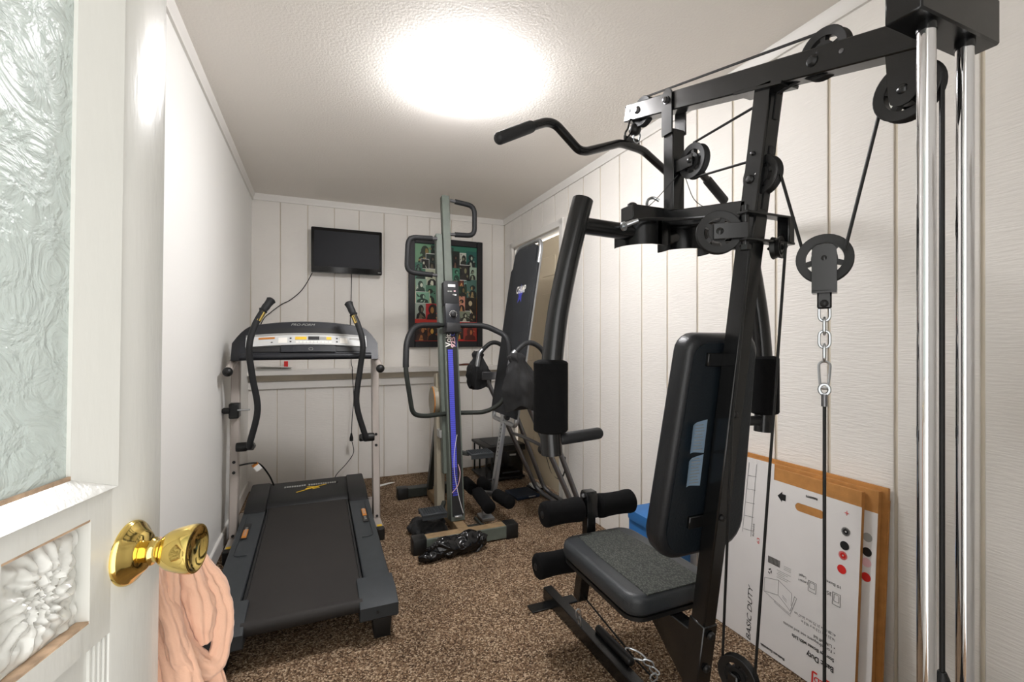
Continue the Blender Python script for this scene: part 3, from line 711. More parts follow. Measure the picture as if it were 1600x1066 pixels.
# ================================================================== INVERSION TABLE
def inversion():
    t = thing('inversion_table', 'folded inversion table with tall black cloth back leaning in front of the beige door', 'exercise machine', (1.45, 2.97, 0))
    y0, y1, yc = 2.745, 3.20, 2.97
    ax = V((.17, 0, 1.09)).normalized(); wd = V((0, -1, 0)); nn = V((-1, 0, .156)).normalized()
    def pp(w, z, off=0): return V((1.20 + (z - .77) * .156, yc - w, z)) + nn * off     # w: + towards the viewer
    out = [(-.225, .70), (.225, .70), (.225, 1.73), (.185, 1.745), (.185, 1.85), (.12, 1.875), (-.13, 1.875), (-.185, 1.845), (-.185, 1.74), (-.225, 1.725)]
    bm = new(); L_ = lambda z: (z - .77) * 1.012
    prism(bm, [(w, L_(z)) for w, z in out], .02, xf(pp(0, .77), wd, ax, nn), .006, 2); pad = part('cloth_back', bm, 'pad_cloth', t, 'tall black cloth back panel')
    bm = new(); sweep(bm, smooth_path([pp(-.205, .70, -.012), pp(-.205, 1.90, -.012), pp(.205, 1.90, -.012), pp(.205, .70, -.012)], .09, 6), .0155, 12); part('back_frame', bm, 'alu', t)
    bm = new(); sweep(bm, smooth_path([pp(-.205, .72, -.012), pp(-.205, .655, -.012), pp(.205, .655, -.012), pp(.205, .72, -.012)], .05, 5), .0155, 12); part('back_frame', bm, 'alu', t)
    o = pp(-.055, 1.545, .0112)
    bm = new(); R = xf(pp(.02, 1.535, .0106), wd, ax, nn)
    vs = [bm.verts.new(R @ V((.055 * k * math.sin(a), .075 * k * math.cos(a), 0))) for a, k in [(i * math.pi / 5, 1 if i % 2 == 0 else .45) for i in range(10)]]; bm.faces.new(vs); part('star_print', bm, 'blue_dark', pad, 'blue star print')
    b = text_bm('CHAMP', .07, o, wd, ax, .0, width=.155, bold=.002); part('name_lettering', b, 'white_print', pad)
    # perforated ankle bar
    bm = new(); bar(bm, pp(0, .76, -.01), pp(0, .14, -.01), .052, .028, .003, up=nn); ab = part('ankle_bar', bm, 'alu', t)
    for k in range(9):
        bm = new(); q = pp(.006, .63 - k * .026, .0045); cyl(bm, q, q + nn * .001, .006, 10); part('adjust_hole', bm, 'dark_print', ab)
    bm = new(); q = pp(.006, .26, .0045); cyl(bm, q, q + nn * .001, .006, 10); part('adjust_hole', bm, 'dark_print', ab)
    bm = new(); box(bm, (0, 0, 0), (.060, .06, .036), .003, m=xf(pp(0, .69, -.01), wd, ax, nn)); part('bar_sleeve', bm, 'alu', t)
    bm = new(); lathe(bm, pp(.03, .69, 0), wd, [(.009, 0), (.009, .025), (.016, .03), (.018, .05), (.014, .058), (.001, .06)], 14); part('lock_knob', bm, 'black_plastic', ab)
    # foam ankle rollers
    def roller(a, b, r):
        bm = new(); rounded_rod(bm, a, b, r, 18, .35); return part('foam_roller', bm, 'foam', t)
    roller((1.125, 2.94, .165), (1.15, 2.74, .165), .042); roller((1.115, 3.0, .17), (1.115, 3.22, .178), .042)
    roller((.985, 2.93, .205), (.995, 2.70, .165), .042); roller((.985, 3.0, .195), (.98, 3.20, .20), .040)
    bm = new(); cyl(bm, (1.12, 3.0, .168), (1.125, 2.93, .168), .012, 10); cyl(bm, (.985, 3.01, .195), (.985, 2.92, .205), .012, 10); part('roller_axle', bm, 'gunmetal', t)
    bm = new(); bar(bm, (1.12, yc, .168), (.985, yc, .195), .03, .02); bar(bm, (1.06, yc, .03), (1.06, yc, .18), .05, .03); box(bm, (1.06, yc, .012), (.09, .12, .024), .004); part('ankle_bracket', bm, 'alu', t)
    # two folded U frames
    for xb, xt, nm in ((1.625, 1.165, 'front'), (1.682, 1.285, 'rear')):
        w = .31 if nm == 'front' else .285
        pts = [(xt, yc + w, .95), (xb, yc + w, .03), (xb, yc - w, .03), (xt, yc - w, .95)]
        # bend sideways at the floor first
        pts = [(xt, yc + w, .95), (xb - .035, yc + w, .06), (xb, yc + w - .05, .0185), (xb, yc - w + .05, .0185), (xb - .035, yc - w, .06), (xt, yc - w, .95)]
        bm = new(); sweep(bm, smooth_path(pts, .075, 6), .0175, 12); part('leg_frame', bm, 'gunmetal', t)
    for s in (-1, 1):
        y = yc - s * .315
        bm = new(); sweep(bm, smooth_path([(1.10, y, .98), (1.12, y, 1.12), (1.23, y, 1.215), (1.34, y, 1.16), (1.38, y, 1.02), (1.285, y + s * .02, .95)], .06, 6), .0165, 12); h = part('side_handle', bm, 'grip_rubber', t)
        bm = new(); P = [V((1.105, y, 1.02)), V((1.12, y, 1.12)), V((1.145, y, 1.145))]; sweep(bm, smooth_path(P, .03), .0178, 12); part('handle_end', bm, 'alu', h)
        bm = new(); box(bm, (1.21, y + s * .035, .95), (.16, .012, .06), .004); part('pivot_plate', bm, 'gunmetal', t)
    bm = new(); sweep(bm, smooth_path([(1.39, yc + .30, .50), (1.37, yc + .1, .52), (1.37, yc - .1, .52), (1.40, yc - .30, .50)], .08), .012, 10); part('spread_bar', bm, 'gunmetal', t)
    bm = new(); lathe(bm, (1.40, 2.80, .48), (0, -1, 0), [(.03, 0), (.034, .012), (.034, .03), (.02, .04), (.001, .041)], 14); lathe(bm, (1.45, 2.86, .52), (0, -1, 0), [(.024, 0), (.026, .012), (.02, .03), (.001, .031)], 12); part('lock_knob', bm, 'black_plastic', t)
    # webbing strap, hanging in a loop
    P = spline([(1.30, 2.74, .80), (1.34, 2.75, .66), (1.40, 2.77, .50), (1.42, 2.76, .42), (1.44, 2.73, .33), (1.49, 2.71, .29), (1.52, 2.70, .34), (1.52, 2.69, .44)], 8)
    bm = new(); W_ = V((.25, 1, 0)).normalized() * .014; vs = [(bm.verts.new(p - W_), bm.verts.new(p + W_)) for p in P]
    for a, b in zip(vs, vs[1:]): bm.faces.new((a[0], a[1], b[1], b[0]))
    r = bmesh.ops.solidify(bm, geom=bm.faces[:], thickness=.002); part('webbing_strap', bm, 'black_cloth', t)
inversion()
def cloth_bag(c, sx, sy, sz, seed, label, lean=0.0):
    """limp sleeve: gathered top, pleated sides, loose open hem"""
    bm = new(); n, m = 64, 26; rows = []
    prof = [(.0, .30), (.08, .52), (.16, .40), (.28, .62), (.45, .86), (.65, 1.0), (.85, .97), (1.0, .84)]
    for j in range(m + 1):
        f = j / m; k = 0
        while k < len(prof) - 2 and prof[k + 1][0] < f: k += 1
        (f0, r0), (f1, r1) = prof[k], prof[k + 1]; w = r0 + (r1 - r0) * (f - f0) / (f1 - f0)
        row = []
        for i in range(n):
            a = 2 * math.pi * i / n
            pl = 1 + (.05 + .10 * f) * math.sin(5 * a + seed + 2.5 * f) + .07 * math.sin(9 * a - seed + 5 * f) + .05 * math.sin(14 * a + 7 * f)
            row.append(bm.verts.new((math.cos(a) * sx * w * pl + lean * f, math.sin(a) * sy * w * pl, sz - 2 * sz * f + .018 * math.sin(3 * a + seed) * f)))
        rows.append(row)
    for A, B in zip(rows, rows[1:]):
        for i in range(n): bm.faces.new((A[i], A[(i + 1) % n], B[(i + 1) % n], B[i]))
    bm.faces.new(rows[0]); bm.faces.new(list(reversed(rows[-1])))
    crumple(bm, .011, 13, seed)
    bmesh.ops.translate(bm, verts=bm.verts[:], vec=V(c))
    return solo('cloth_sleeve', bm, 'black_cloth', label, 'bag', V(c) - V((0, 0, sz)), 'black sleeves on the folded table', angle=70)
cloth_bag((1.135, 2.62, .965), .125, .055, .17, 1.3, 'wrinkled black cloth sleeve over the nearer handle of the folded table', .06)
cloth_bag((1.12, 3.315, .995), .09, .05, .135, 4.1, 'small black cloth sleeve over the far handle of the folded table', .02)

# ================================================================== HOME GYM
C0 = .9975
def Yr(z): return .755 + (1.80 - z) * .1475            # rear face of the leaning upright
def pulley(c, n, r, par, name='pulley', width=.022, mat_='black_plastic', spokes=5, rot=.3):
    c, n = V(c), V(n).normalized(); s, d, u = frame_of(n)
    bm = new(); w = width / 2; N = 36
    prof = [(r * .66, -w * .8), (r * .97, -w), (r, -w * .9), (r * .86, 0), (r, w * .9), (r * .97, w), (r * .66, w * .8)]
    rings = [[bm.verts.new(c + d * t + (s * math.cos(2 * math.pi * k / N) + u * math.sin(2 * math.pi * k / N)) * q) for k in range(N)] for q, t in prof]
    for i in range(len(rings)):
        A, B = rings[i], rings[(i + 1) % len(rings)]
        for k in range(N): bm.faces.new((A[k], A[(k + 1) % N], B[(k + 1) % N], B[k]))
    lathe(bm, c - d * w * .9, d, [(r * .46, 0), (r * .46, w * 1.8)], 24)
    for k in range(spokes):
        a = rot + 2 * math.pi * k / spokes; e = s * math.cos(a) + u * math.sin(a)
        bar(bm, c + e * r * .4, c + e * r * .70, r * .2, w * 1.3, 0, up=d)
    p = part(name, bm, mat_, par)
    bm = new(); lathe(bm, c - d * (w + .012), d, [(.002, 0), (r * .12, .001), (r * .17, .004), (r * .17, .009), (r * .26, .0095), (r * .26, w * 2 + .0145), (r * .17, w * 2 + .015), (r * .17, w * 2 + .02), (.002, w * 2 + .024)], 16); part('axle_bolt', bm, 'steel_bolt' if False else 'black_coat', p)
    return p
def link(bm, c, ax, side, L=.030, w=.016, r=.0026):
    ax, side = V(ax).normalized(), V(side).normalized(); c = V(c); h = L / 2 - w / 2; P = []
    for i in range(9): a = math.pi * i / 8; P.append(c + ax * (h + math.sin(a) * w / 2) + side * math.cos(a) * w / 2)
    for i in range(9): a = math.pi + math.pi * i / 8; P.append(c + ax * (-h + math.sin(a) * w / 2) + side * math.cos(a) * w / 2)
    return sweep(bm, P, r, 6, closed=True)
def home_gym():
    c = C0
    t = thing('home_gym', 'black cable home gym with padded seat and chrome guide rods by the right wall', 'exercise machine', (c, 1.1, 0))
    # --- frame
    bm = new(); bar(bm, (c, 1.935, .032), (c, .40, .032), .045, .055, .003); base = part('base_beam', bm, 'black_coat', t)
    bm = new(); box(bm, (c, 1.88, .005), (.235, .06, .006), .002); part('foot_plate', bm, 'black_coat', base)
    bm = new(); box(bm, (c, .435, .03), (.50, .06, .055), .003); part('rear_foot', bm, 'black_coat', base)
    bm = new(); a, b = V((c, Yr(.05) + .027, .05)), V((c, Yr(1.825) + .027, 1.825)); bar(bm, a, b, .045, .05, .004, up=(0, -1, 0)); ur = part('upright', bm, 'black_coat', t)
    un = V((0, -1, -.1475)).normalized(); ua = (b - a).normalized()
    for z in (1.02, .74): 
        bm = new(); q = V((c - .008, Yr(z), z)); lathe(bm, q + un * -.001, un, [(.009, 0), (.009, .003), (.006, .007), (.001, .008)], 12); part('bolt', bm, 'black_plastic', ur)
    for z in (.40, .30):
        bm = new(); q = V((c, Yr(z), z)); lathe(bm, q + un * .003, un, [(.012, 0), (.012, .003), (.008, .008), (.001, .009)], 12); part('bolt', bm, 'black_plastic', ur)
    bm = new(); bar(bm, V((c, Yr(.06) + .027, .06)), V((c, Yr(.43) + .027, .43)), .051, .056, .003, up=(0, -1, 0)); part('upright_sleeve', bm, 'black_coat', ur)
    for z0, z1 in ((1.735, 1.79), (1.53, 1.675)):
        bm = new(); bar(bm, V((c + .002, Yr(z0) + .001, z0)), V((c + .002, Yr(z1) + .001, z1)), .014, .004, 0, up=(0, -1, 0)); part('pulley_slot', bm, 'dark_print', ur)
    for x, z, r in ((c - .0225, 1.605, .011), (c - .0225, 1.665, .005)):
        bm = new(); lathe(bm, (x + .001, Yr(z) + .030, z), (-1, 0, 0), [(r, 0), (r, .003), (r * .6, .008), (.001, .0085)], 12); part('bolt', bm, 'black_plastic' if r > .006 else 'steel_bolt', ur)
    # top beam rising towards the front
    zt = lambda y: 1.798 + (y - .5225) * .281
    bm = new(); bar(bm, (c, .462, zt(.462) - .0285), (c, 1.313, zt(1.313) - .0285), .045, .055, .003); tb = part('top_beam', bm, 'black_coat', t)
    bm = new(); box(bm, (c, 1.3125, zt(1.31) - .0285), (.041, .003, .05), .001); part('beam_cap', bm, 'black_plastic', tb)
    bm = new(); bar(bm, (c, Yr(1.79) - .03, zt(.74) - .062), (c, Yr(1.79) + .10, zt(.87) - .062), .06, .008, .001); part('joint_plate', bm, 'black_coat', tb)
    for y in (1.245, .66):
        bm = new(); lathe(bm, (c - .0215, y, zt(y) - .028), (-1, 0, 0), [(.012, 0), (.012, .003), (.007, .008), (.001, .0085)], 12); part('bolt', bm, 'steel_bolt' if y > 1 else 'black_plastic', tb)
    for y in (1.285, .60):
        bm = new(); lathe(bm, (c - .0215, y, zt(y) - .024), (-1, 0, 0), [(.005, 0), (.005, .002), (.001, .003)], 8); part('rivet', bm, 'steel_bolt', tb)
    # head box over the guide rods
    bm = new(); box(bm, (c - .002, .444, 1.775), (.24, .053, .08), .003); hb = part('head_box', bm, 'black_coat', t)
    for x in (.930, 1.048):
        bm = new(); cyl(bm, (x, .438, .06), (x, .438, 1.728), .0128, 28); part('guide_rod', bm, 'chrome', t, 'polished chrome guide rod')
        bm = new(); cyl(bm, (x, .438, 1.722), (x, .438, 1.742), .0140, 20); part('rod_collar', bm, 'black_coat', hb)
    # weights below the picture's edge
    for k in range(9):
        bm = new(); box(bm, (c - .004, .438, .095 + k * .052), (.27, .095, .047), .005, 2); part('weight_plate', bm, 'black_plastic', t)
    bm = new(); lathe(bm, (c - .004, .4454, .555), (0, 0, 1), [(.02, 0), (.02, .045), (.016, .05), (.010, .075), (.006, .085), (.001, .086)], 14); part('cable_stop', bm, 'black_plastic', t)
    # front post with two bolted tabs
    bm = new(); box(bm, (c, 1.10, 1.722), (.045, .043, .245), .003); fp_ = part('front_post', bm, 'black_coat', t)
    for s in (-1, 1):
        bm = new(); prism(bm, [(-.0215, 0), (.0215, 0), (.0215, .115)] + [(.0215 * math.cos(a), .115 + .0215 * math.sin(a)) for a in [math.pi * k / 8 for k in range(1, 8)]] + [(-.0215, .115)], .005, xf((c + s * .026, 1.10, 1.832), (0, 1, 0), (0, 0, 1), (1, 0, 0))); tab = part('tab_plate', bm, 'black_coat', fp_)
        bm = new(); lathe(bm, (c + s * .0285, 1.10, 1.935), (s, 0, 0), [(.012, 0), (.012, .002), (.009, .0025), (.009, .009), (.004, .012), (.001, .0121)], 10); part('bolt', bm, 'steel_bolt', tab)
    bm = new(); bar(bm, (c, .83, 1.534), (c, 1.125, 1.582), .045, .05, .003); part('middle_beam', bm, 'black_coat', t)
    # press arm head
    bm = new(); box(bm, (c, 1.15, 1.594), (.272, .06, .046), .002); hd = part('pivot_head', bm, 'black_coat', t)
    for s in (-1, 1):
        bm = new(); lathe(bm, (c + s * .112, 1.155, 1.617), (0, 0, 1), [(.014, 0), (.014, .01), (.008, .014), (.001, .0145)], 12); part('pivot_bolt', bm, 'black_plastic', hd)
        bm = new(); P = [V((c + s * .082 + .086 * math.cos(a), 1.150 + .085 * math.sin(a), 0)) for a in [math.radians(-195 + k * 210 / 23) for k in range(24)]]
        R = [(bm.verts.new(p + V((0, 0, 1.490))), bm.verts.new(p + V((0, 0, 1.558)))) for p in P]
        for A, B in zip(R, R[1:]): bm.faces.new((A[0], B[0], B[1], A[1]))
        bmesh.ops.solidify(bm, geom=bm.faces[:], thickness=.004); part('arm_cam', bm, 'black_coat', hd, 'curved black cam plate')
        # arm
        m = lambda x: C0 + s * (C0 - x) * -1 if s > 0 else x
        X = (lambda x: x) if s < 0 else (lambda x: 2 * .995 - x)
        yk = 1.117
        bm = new(); cyl(bm, (X(.655), yk, 1.535), (c, yk, 1.525), .0235, 16); part('yoke_tube', bm, 'black_coat', hd)
        path = spline([(X(.590), yk, .902), (X(.583), yk, 1.05), (X(.600), yk, 1.233), (X(.627), yk, 1.374), (X(.668), yk, 1.535), (X(.688), yk, 1.606)], 8)
        bm = new(); sweep(bm, path, .0295, 20); ar = part('press_arm', bm, 'black_coat', t)
        bm = new(); rounded_rod(bm, (X(.586), yk, .958), (X(.586), yk, 1.162), .047, 22, .25); part('foam_grip', bm, 'foam', ar)
        bm = new(); rounded_rod(bm, (X(.605), yk, .940), (X(.752), yk, .948), .0165, 14, .8); part('hand_grip', bm, 'grip_rubber', ar)
    # --- seat and back
    out = []
    for sx, sy, a0 in ((1, 1, 0), (-1, 1, 90), (-1, -1, 180), (1, -1, 270)):
        hw, rr = (.158, .065) if sy > 0 else (.168, .055)
        for i in range(7):
            a = math.radians(a0 + 15 * i); out.append((sx * (hw - rr) + rr * math.cos(a), .1975 + sy * (.2325 - rr) + rr * math.sin(a)))
    bm = new(); cushion(bm, out, .066, xf((c, 1.115, .437), (1, 0, 0), (0, 1, 0), (0, 0, 1)), .022); seat = part('seat_pad', bm, 'vinyl_grey', t, 'grey and black padded seat', angle=60)
    bm = new(); prism(bm, [(-.112, -.03), (.112, -.03), (.105, .24), (.088, .395), (.06, .408), (-.06, .408), (-.088, .395), (-.105, .24)], .004, xf((c, 1.115, .4702), (1, 0, 0), (0, 1, 0), (0, 0, 1)), .0015); part('mesh_panel', bm, 'seat_mesh', seat, 'grey woven mesh panel of the seat')
    bm = new(); prism(bm, [(x * .97, y * .97 + .004) for x, y in out], .012, xf((c, 1.115, .399), (1, 0, 0), (0, 1, 0), (0, 0, 1))); part('seat_board', bm, 'black_plastic', seat)
    bm = new(); bar(bm, (c, Yr(.37) + .05, .366), (c, 1.56, .366), .045, .05, .003); ss = part('seat_support', bm, 'black_coat', t)
    bm = new(); prism(bm, [(0, 0), (.21, .16), (.13, .16), (-.035, .14)], .04, xf((c, Yr(.22) + .05, .22), (0, 1, 0), (0, 0, 1), (1, 0, 0)), .002); part('brace', bm, 'black_coat', ss)
    # back pad: tapered, parallel to the upright
    o = V((c, Yr(.92) + .052 + .043, .92)); vup = V((0, -.1475, 1)).normalized(); vn = V((0, -1, -.1475)).normalized(); rt = vup.cross(vn)
    hw0, hw1 = .160, .128
    out = []
    for sx, sy, a0 in ((1, 1, 0), (-1, 1, 90), (-1, -1, 180), (1, -1, 270)):
        hw = hw1 if sy > 0 else hw0; rr = .05 if sy > 0 else .085
        for i in range(6):
            a = math.radians(a0 + 18 * i); out.append((sx * (hw - rr) + rr * math.cos(a), sy * (.315 - rr) + rr * math.sin(a)))
    bm = new(); cushion(bm, out, .068, xf(o, rt, vup, vn), .024); bp_ = part('back_pad', bm, 'vinyl', t, 'black vinyl back pad', angle=60)
    bm = new(); prism(bm, [(x * .86, y * .93) for x, y in out], .006, xf(o + vn * .034, rt, vup, vn)); part('pad_backing', bm, 'vinyl_back', bp_)
    for z in (.25, -.2):
        bm = new(); q = o + vup * z + vn * .04; bar(bm, q - rt * .07, q + rt * .07, .035, .012, .002, up=vn); part('pad_bracket', bm, 'black_coat', bp_)
    L0 = -1 if rt.x > 0 else 1
    for z0, z1, nm in ((-.005, .088, 'a'), (-.098, -.009, 'b')):
        bm = new(); G = []
        for i in range(7):
            f = i / 6; curl = .010 * max(0, f - .55) ** 1.5 * 4
            x = L0 * (.040 + .06 * f)
            G.append([bm.verts.new(o + rt * x + vup * (zz - .004 * f) + vn * (.0378 + curl)) for zz in (z0 + .012 * f, z1 - .005 * f)])
        for A, B in zip(G, G[1:]): bm.faces.new((A[0], A[1], B[1], B[0]))
        bmesh.ops.solidify(bm, geom=bm.faces[:], thickness=.0006); lb = part('care_label', bm, 'label_blue', bp_, 'pale blue paper label peeling off the pad')
        bm = new()
        for k in range(9): box(bm, (L0 * .070, z0 + .012 + k * .0085, .0400), (.042 - (k % 3) * .006, .0016, .0004), m=xf(o, rt, vup, vn))
        part('label_print', bm, 'grey_print', bp_)['kind'] = 'stuff'
    # --- leg lever and foam rollers
    bm = new(); prism(bm, [(-.03, 0), (.03, 0), (.028, .085), (.018, .10), (-.018, .10), (-.028, .085)], .05, xf((c, 1.575, .515), (0, 1, 0), (0, 0, 1), (1, 0, 0)), .004); lv = part('lever_head', bm, 'black_coat', t)
    for s in (-1, 1):
        bm = new(); lathe(bm, (c + s * .025, 1.575, .595), (s, 0, 0), [(.011, 0), (.011, .004), (.006, .010), (.001, .0105)], 12); part('bolt', bm, 'steel_bolt', lv)
    bm = new(); bar(bm, (c, 1.575, .42), (c, 1.64, .155), .045, .045, .003, up=(0, -1, 0)); ll = part('leg_lever', bm, 'black_coat', t)
    bm = new(); bar(bm, (c, 1.575, .40), (c, 1.575, .53), .04, .04, .003, up=(0, -1, 0)); part('seat_post', bm, 'black_coat', t)
    for y, z, a0 in ((1.575, .548, .195), (1.612, .335, .205)):
        bm = new(); cyl(bm, (c - .19, y, z), (c + .19, y, z), .0125, 12); part('roller_axle', bm, 'black_coat', t)
        for s in (-1, 1):
            x0, x1 = c + s * .035, c + s * (a0 + .012)
            P = [x0 + (x1 - x0) * k for k in (0, .015, .05, .12, .3, .5, .7, .88, .95, .985, 1)]
            bm = new(); lathe(bm, (x0, y, z), (s, 0, 0), [(r, abs(p - x0)) for p, r in zip(P, (.030, .041, .047, .048, .045, .044, .045, .048, .047, .041, .030))], 22); fr = part('foam_roller', bm, 'foam', t)
            bm = new(); lathe(bm, (x1 - s * .001, y, z), (s, 0, 0), [(.014, 0), (.014, .002), (.009, .005), (.001, .0055)], 14); part('end_plug', bm, 'black_plastic', fr)
    # --- pulleys and cables
    pulley((c, 1.2397, zt(1.2397) - .030), (1, 0, 0), .047, t, mat_='grip_rubber')
    pulley((c, .648, 1.822), (1, 0, 0), .052, t)
    p3 = pulley((c, .497, 1.668), (1, 0, 0), .054, t)
    for s in (-1, 1):
        bm = new(); prism(bm, [(-.028, .085), (.028, .085), (.022, -.01)] + [(.022 * math.cos(a), -.012 - .018 * math.sin(a)) for a in [math.pi * k / 6 for k in range(1, 6)]] + [(-.022, -.01)], .004, xf((c + s * .017, .497, 1.668), (0, 1, 0), (0, 0, 1), (1, 0, 0))); part('hanger_plate', bm, 'black_coat', p3)
    n4 = V((-.86, -.51, 0)).normalized(); o4 = V((c, .6486, 1.3846)); e4 = V((0, 0, 1)).cross(n4)
    p4 = pulley(o4, n4, .052, t, rot=.95)
    for s in (-1, 1):
        bm = new(); prism(bm, rrect(.044, .082, .016)[0:12] + [(-.022, -.058), (.022, -.058)], .004, xf(o4 + n4 * .019 * s - V((0, 0, .012)), e4, (0, 0, 1), n4)); part('hanger_plate', bm, 'black_coat', p4)
    bm = new(); box(bm, (0, -.07, 0), (.044, .006, .042), m=xf(o4, e4, (0, 0, 1), n4)); box(bm, (0, -.088, 0), (.026, .036, .016), .003, m=xf(o4, e4, (0, 0, 1), n4)); part('clevis', bm, 'black_coat', p4)
    bm = new(); lathe(bm, o4 - V((0, 0, .095)) + n4 * .008, n4, [(.008, 0), (.008, .003), (.004, .006), (.001, .0062)], 10); part('clevis_bolt', bm, 'black_plastic', p4)
    # chain of separate links
    z = o4.z - .114
    for k in range(4):
        bm = new(); link(bm, (c, o4.y, z), (0, 0, 1), e4 if k % 2 == 0 else n4, .036, .019, .0028); part('chain_link', bm, 'zinc', t); z -= .0285
    bm = new(); P = [V((c, o4.y, z - .012)) + e4 * x + V((0, 0, h)) for x, h in ((0, .022), (.008, .018), (.010, .008), (.006, -.030), (0, -.036), (-.007, -.030), (-.010, .008), (-.008, .018))]
    sweep(bm, spline(P, 4, closed=True), .003, 6, closed=True); part('snap_hook', bm, 'zinc', t)
    zz = z - .050
    bm = new(); sweep(bm, [V((c, o4.y, zz)) + e4 * .009 * math.cos(a) + V((0, 0, .011 * math.sin(a))) for a in [2 * math.pi * k / 14 for k in range(14)]], .0035, 6, closed=True); part('cable_eye', bm, 'zinc', t)
    bm = new(); cyl(bm, (c, o4.y, zz - .010), (c, o4.y, zz - .036), .006, 10); part('cable_crimp', bm, 'gunmetal', t)
    def cab(*pts, r=.0034, sp=0):
        bm = new(); sweep(bm, spline(pts, sp) if sp else [V(p) for p in pts], r, 8); part('cable', bm, 'cable', t)
    cab((c, o4.y, zz - .03), (c, o4.y, .10))
    n5 = (1, 0, 0)
    pulley((c, .797, 1.612), n5, .048, t)
    n8 = V((-.97, -.1, 0)).normalized()
    p8 = pulley((c + .004, 1.022, 1.728), (1, 0, 0), .050, t, mat_='grip_rubber')
    for s in (-1, 1):
        bm = new(); bar(bm, (c + .004 + s * .0165, 1.012, 1.728), (c + .004 + s * .0165, 1.082, 1.728), .004, .036, .001); part('hanger_plate', bm, 'black_coat', p8)
    d6 = V((-.78, .62, 0)).normalized(); n6 = V((-.62, -.78, 0)).normalized(); o6 = V((.903, .842, 1.474))
    p6 = pulley(o6, n6, .052, t, rot=.6)
    for s in (-1, 1):
        bm = new(); bar(bm, o6 + n6 * .017 * s + d6 * .014, o6 + n6 * .017 * s - d6 * .062, .038, .004, .001, up=n6); part('hanger_plate', bm, 'black_coat', p6)
    # clamp round the upright carrying the swivelling pulleys
    yc_ = Yr(1.485) + .005
    for z in (1.452, 1.516):
        bm = new(); box(bm, (c + .015, yc_ - .008, z), (.165, .030, .006), .001); part('clamp_plate', bm, 'black_coat', t)
    bm = new(); cyl(bm, (c - .052, yc_ - .004, 1.435), (c - .052, yc_ - .004, 1.535), .009, 12); cyl(bm, (c - .052, yc_ - .004, 1.428), (c - .052, yc_ - .004, 1.440), .013, 6); part('clamp_bolt', bm, 'black_coat', t)
    bm = new(); box(bm, (c + .083, yc_ - .008, 1.484), (.022, .034, .066), .003); part('clamp_block', bm, 'black_coat', t)
    p7 = pulley((c + .048, yc_ - .012, 1.440), (-.35, .94, 0), .028, t)
    p9 = pulley((c, .868, .350), (1, .25, 0), .050, t)
    bm = new(); bar(bm, (c - .02, .868, .05), (c - .02, .868, .36), .006, .03); bar(bm, (c + .02, .868, .05), (c + .02, .868, .36), .006, .03); part('hanger_plate', bm, 'black_coat', p9)
    # cable runs
    cab((c, 1.235, zt(1.235) + .017), (c, .648, 1.871)); cab((c, .690, 1.795), (c, 1.02, 1.780))
    cab((c, 1.03, 1.680), (c, .79, 1.655), (c, .775, 1.66)); cab((c, .750, 1.60), (c, .695, 1.405)); cab((c, .606, 1.40), (c, .545, 1.645))
    cab((c, .4475, 1.675), (c - .004, .4454, .62), r=.0042)
    cab((c + .052, .775, 1.45), (c + .008, .825, .375)); cab((c - .038, .80, 1.44), (c - .03, .86, 1.0), (c - .006, .912, .365))
    cab((.835, 1.062, 1.550), (.87, 1.055, 1.556), (.95, 1.02, 1.556), (.96, .93, 1.540), (.93, .865, 1.525), r=.0045, sp=6)
    bm = new(); q = V((.80, 1.085, 1.535)); lathe(bm, q, (.3, -1, 0), [(.013, 0), (.013, .006), (.006, .007), (.006, .012), (.001, .013)], 12); cyl(bm, q, (.835, 1.062, 1.550), .006, 10); part('cable_end', bm, 'zinc', t)
    cab((c - .015, 1.068, 1.70), (c - .05, 1.12, 1.64), (c - .06, 1.15, 1.622), r=.0012, sp=4); cab((c + .022, 1.075, 1.70), (c + .03, 1.05, 1.63), (c + .06, 1.03, 1.60), r=.0012, sp=4)
    bm = new(); sweep(bm, spline([(c - .06, 1.15, 1.622), (c - .062, 1.145, 1.642), (c - .045, 1.14, 1.65), (c - .03, 1.13, 1.64)], 5), .0045, 8); part('pull_pin', bm, 'zinc', t)
    # low cable, hook and chain lying on the base
    cab((c + .01, 1.64, .165), (c + .09, 1.40, .030), (c + .10, 1.20, .012)); 
    bm = new(); link(bm, (c - .018, 1.625, .10), (0, .2, 1), (1, 0, 0), .036, .019, .0028); part('chain_link', bm, 'zinc', t)
    bm = new(); link(bm, (c - .016, 1.618, .072), (0, .2, 1), (0, 1, -.2), .036, .019, .0028); part('chain_link', bm, 'zinc', t)
    bm = new(); P = [V((c + .035 + x, 1.372 + y, .07 + h)) for x, y, h in ((0, 0, 0), (.012, .03, .006), (.03, .035, .004), (.055, .01, -.002), (.062, -.02, -.006), (.05, -.03, -.008), (.03, -.018, -.004))]
    sweep(bm, spline(P, 4, closed=True), .003, 6, closed=True); part('snap_hook', bm, 'zinc', t)
    for k, (x, y, z, a, s_) in enumerate(((.098, 1.335, .055, (.8, -.6, -.2), (0, .4, 1)), (.103, 1.31, .042, (.2, -.9, -.2), (1, 0, .1)), (.085, 1.292, .036, (-1, -.2, 0), (0, .5, 1)))):
        bm = new(); link(bm, (c + x, y, z), a, s_, .036, .019, .0028); part('chain_link', bm, 'zinc', t)
    bm = new(); rounded_rod(bm, (c + .03, 1.56, .07), (c + .03, 1.34, .07), .016, 10); part('base_pin', bm, 'black_plastic', base)
home_gym()

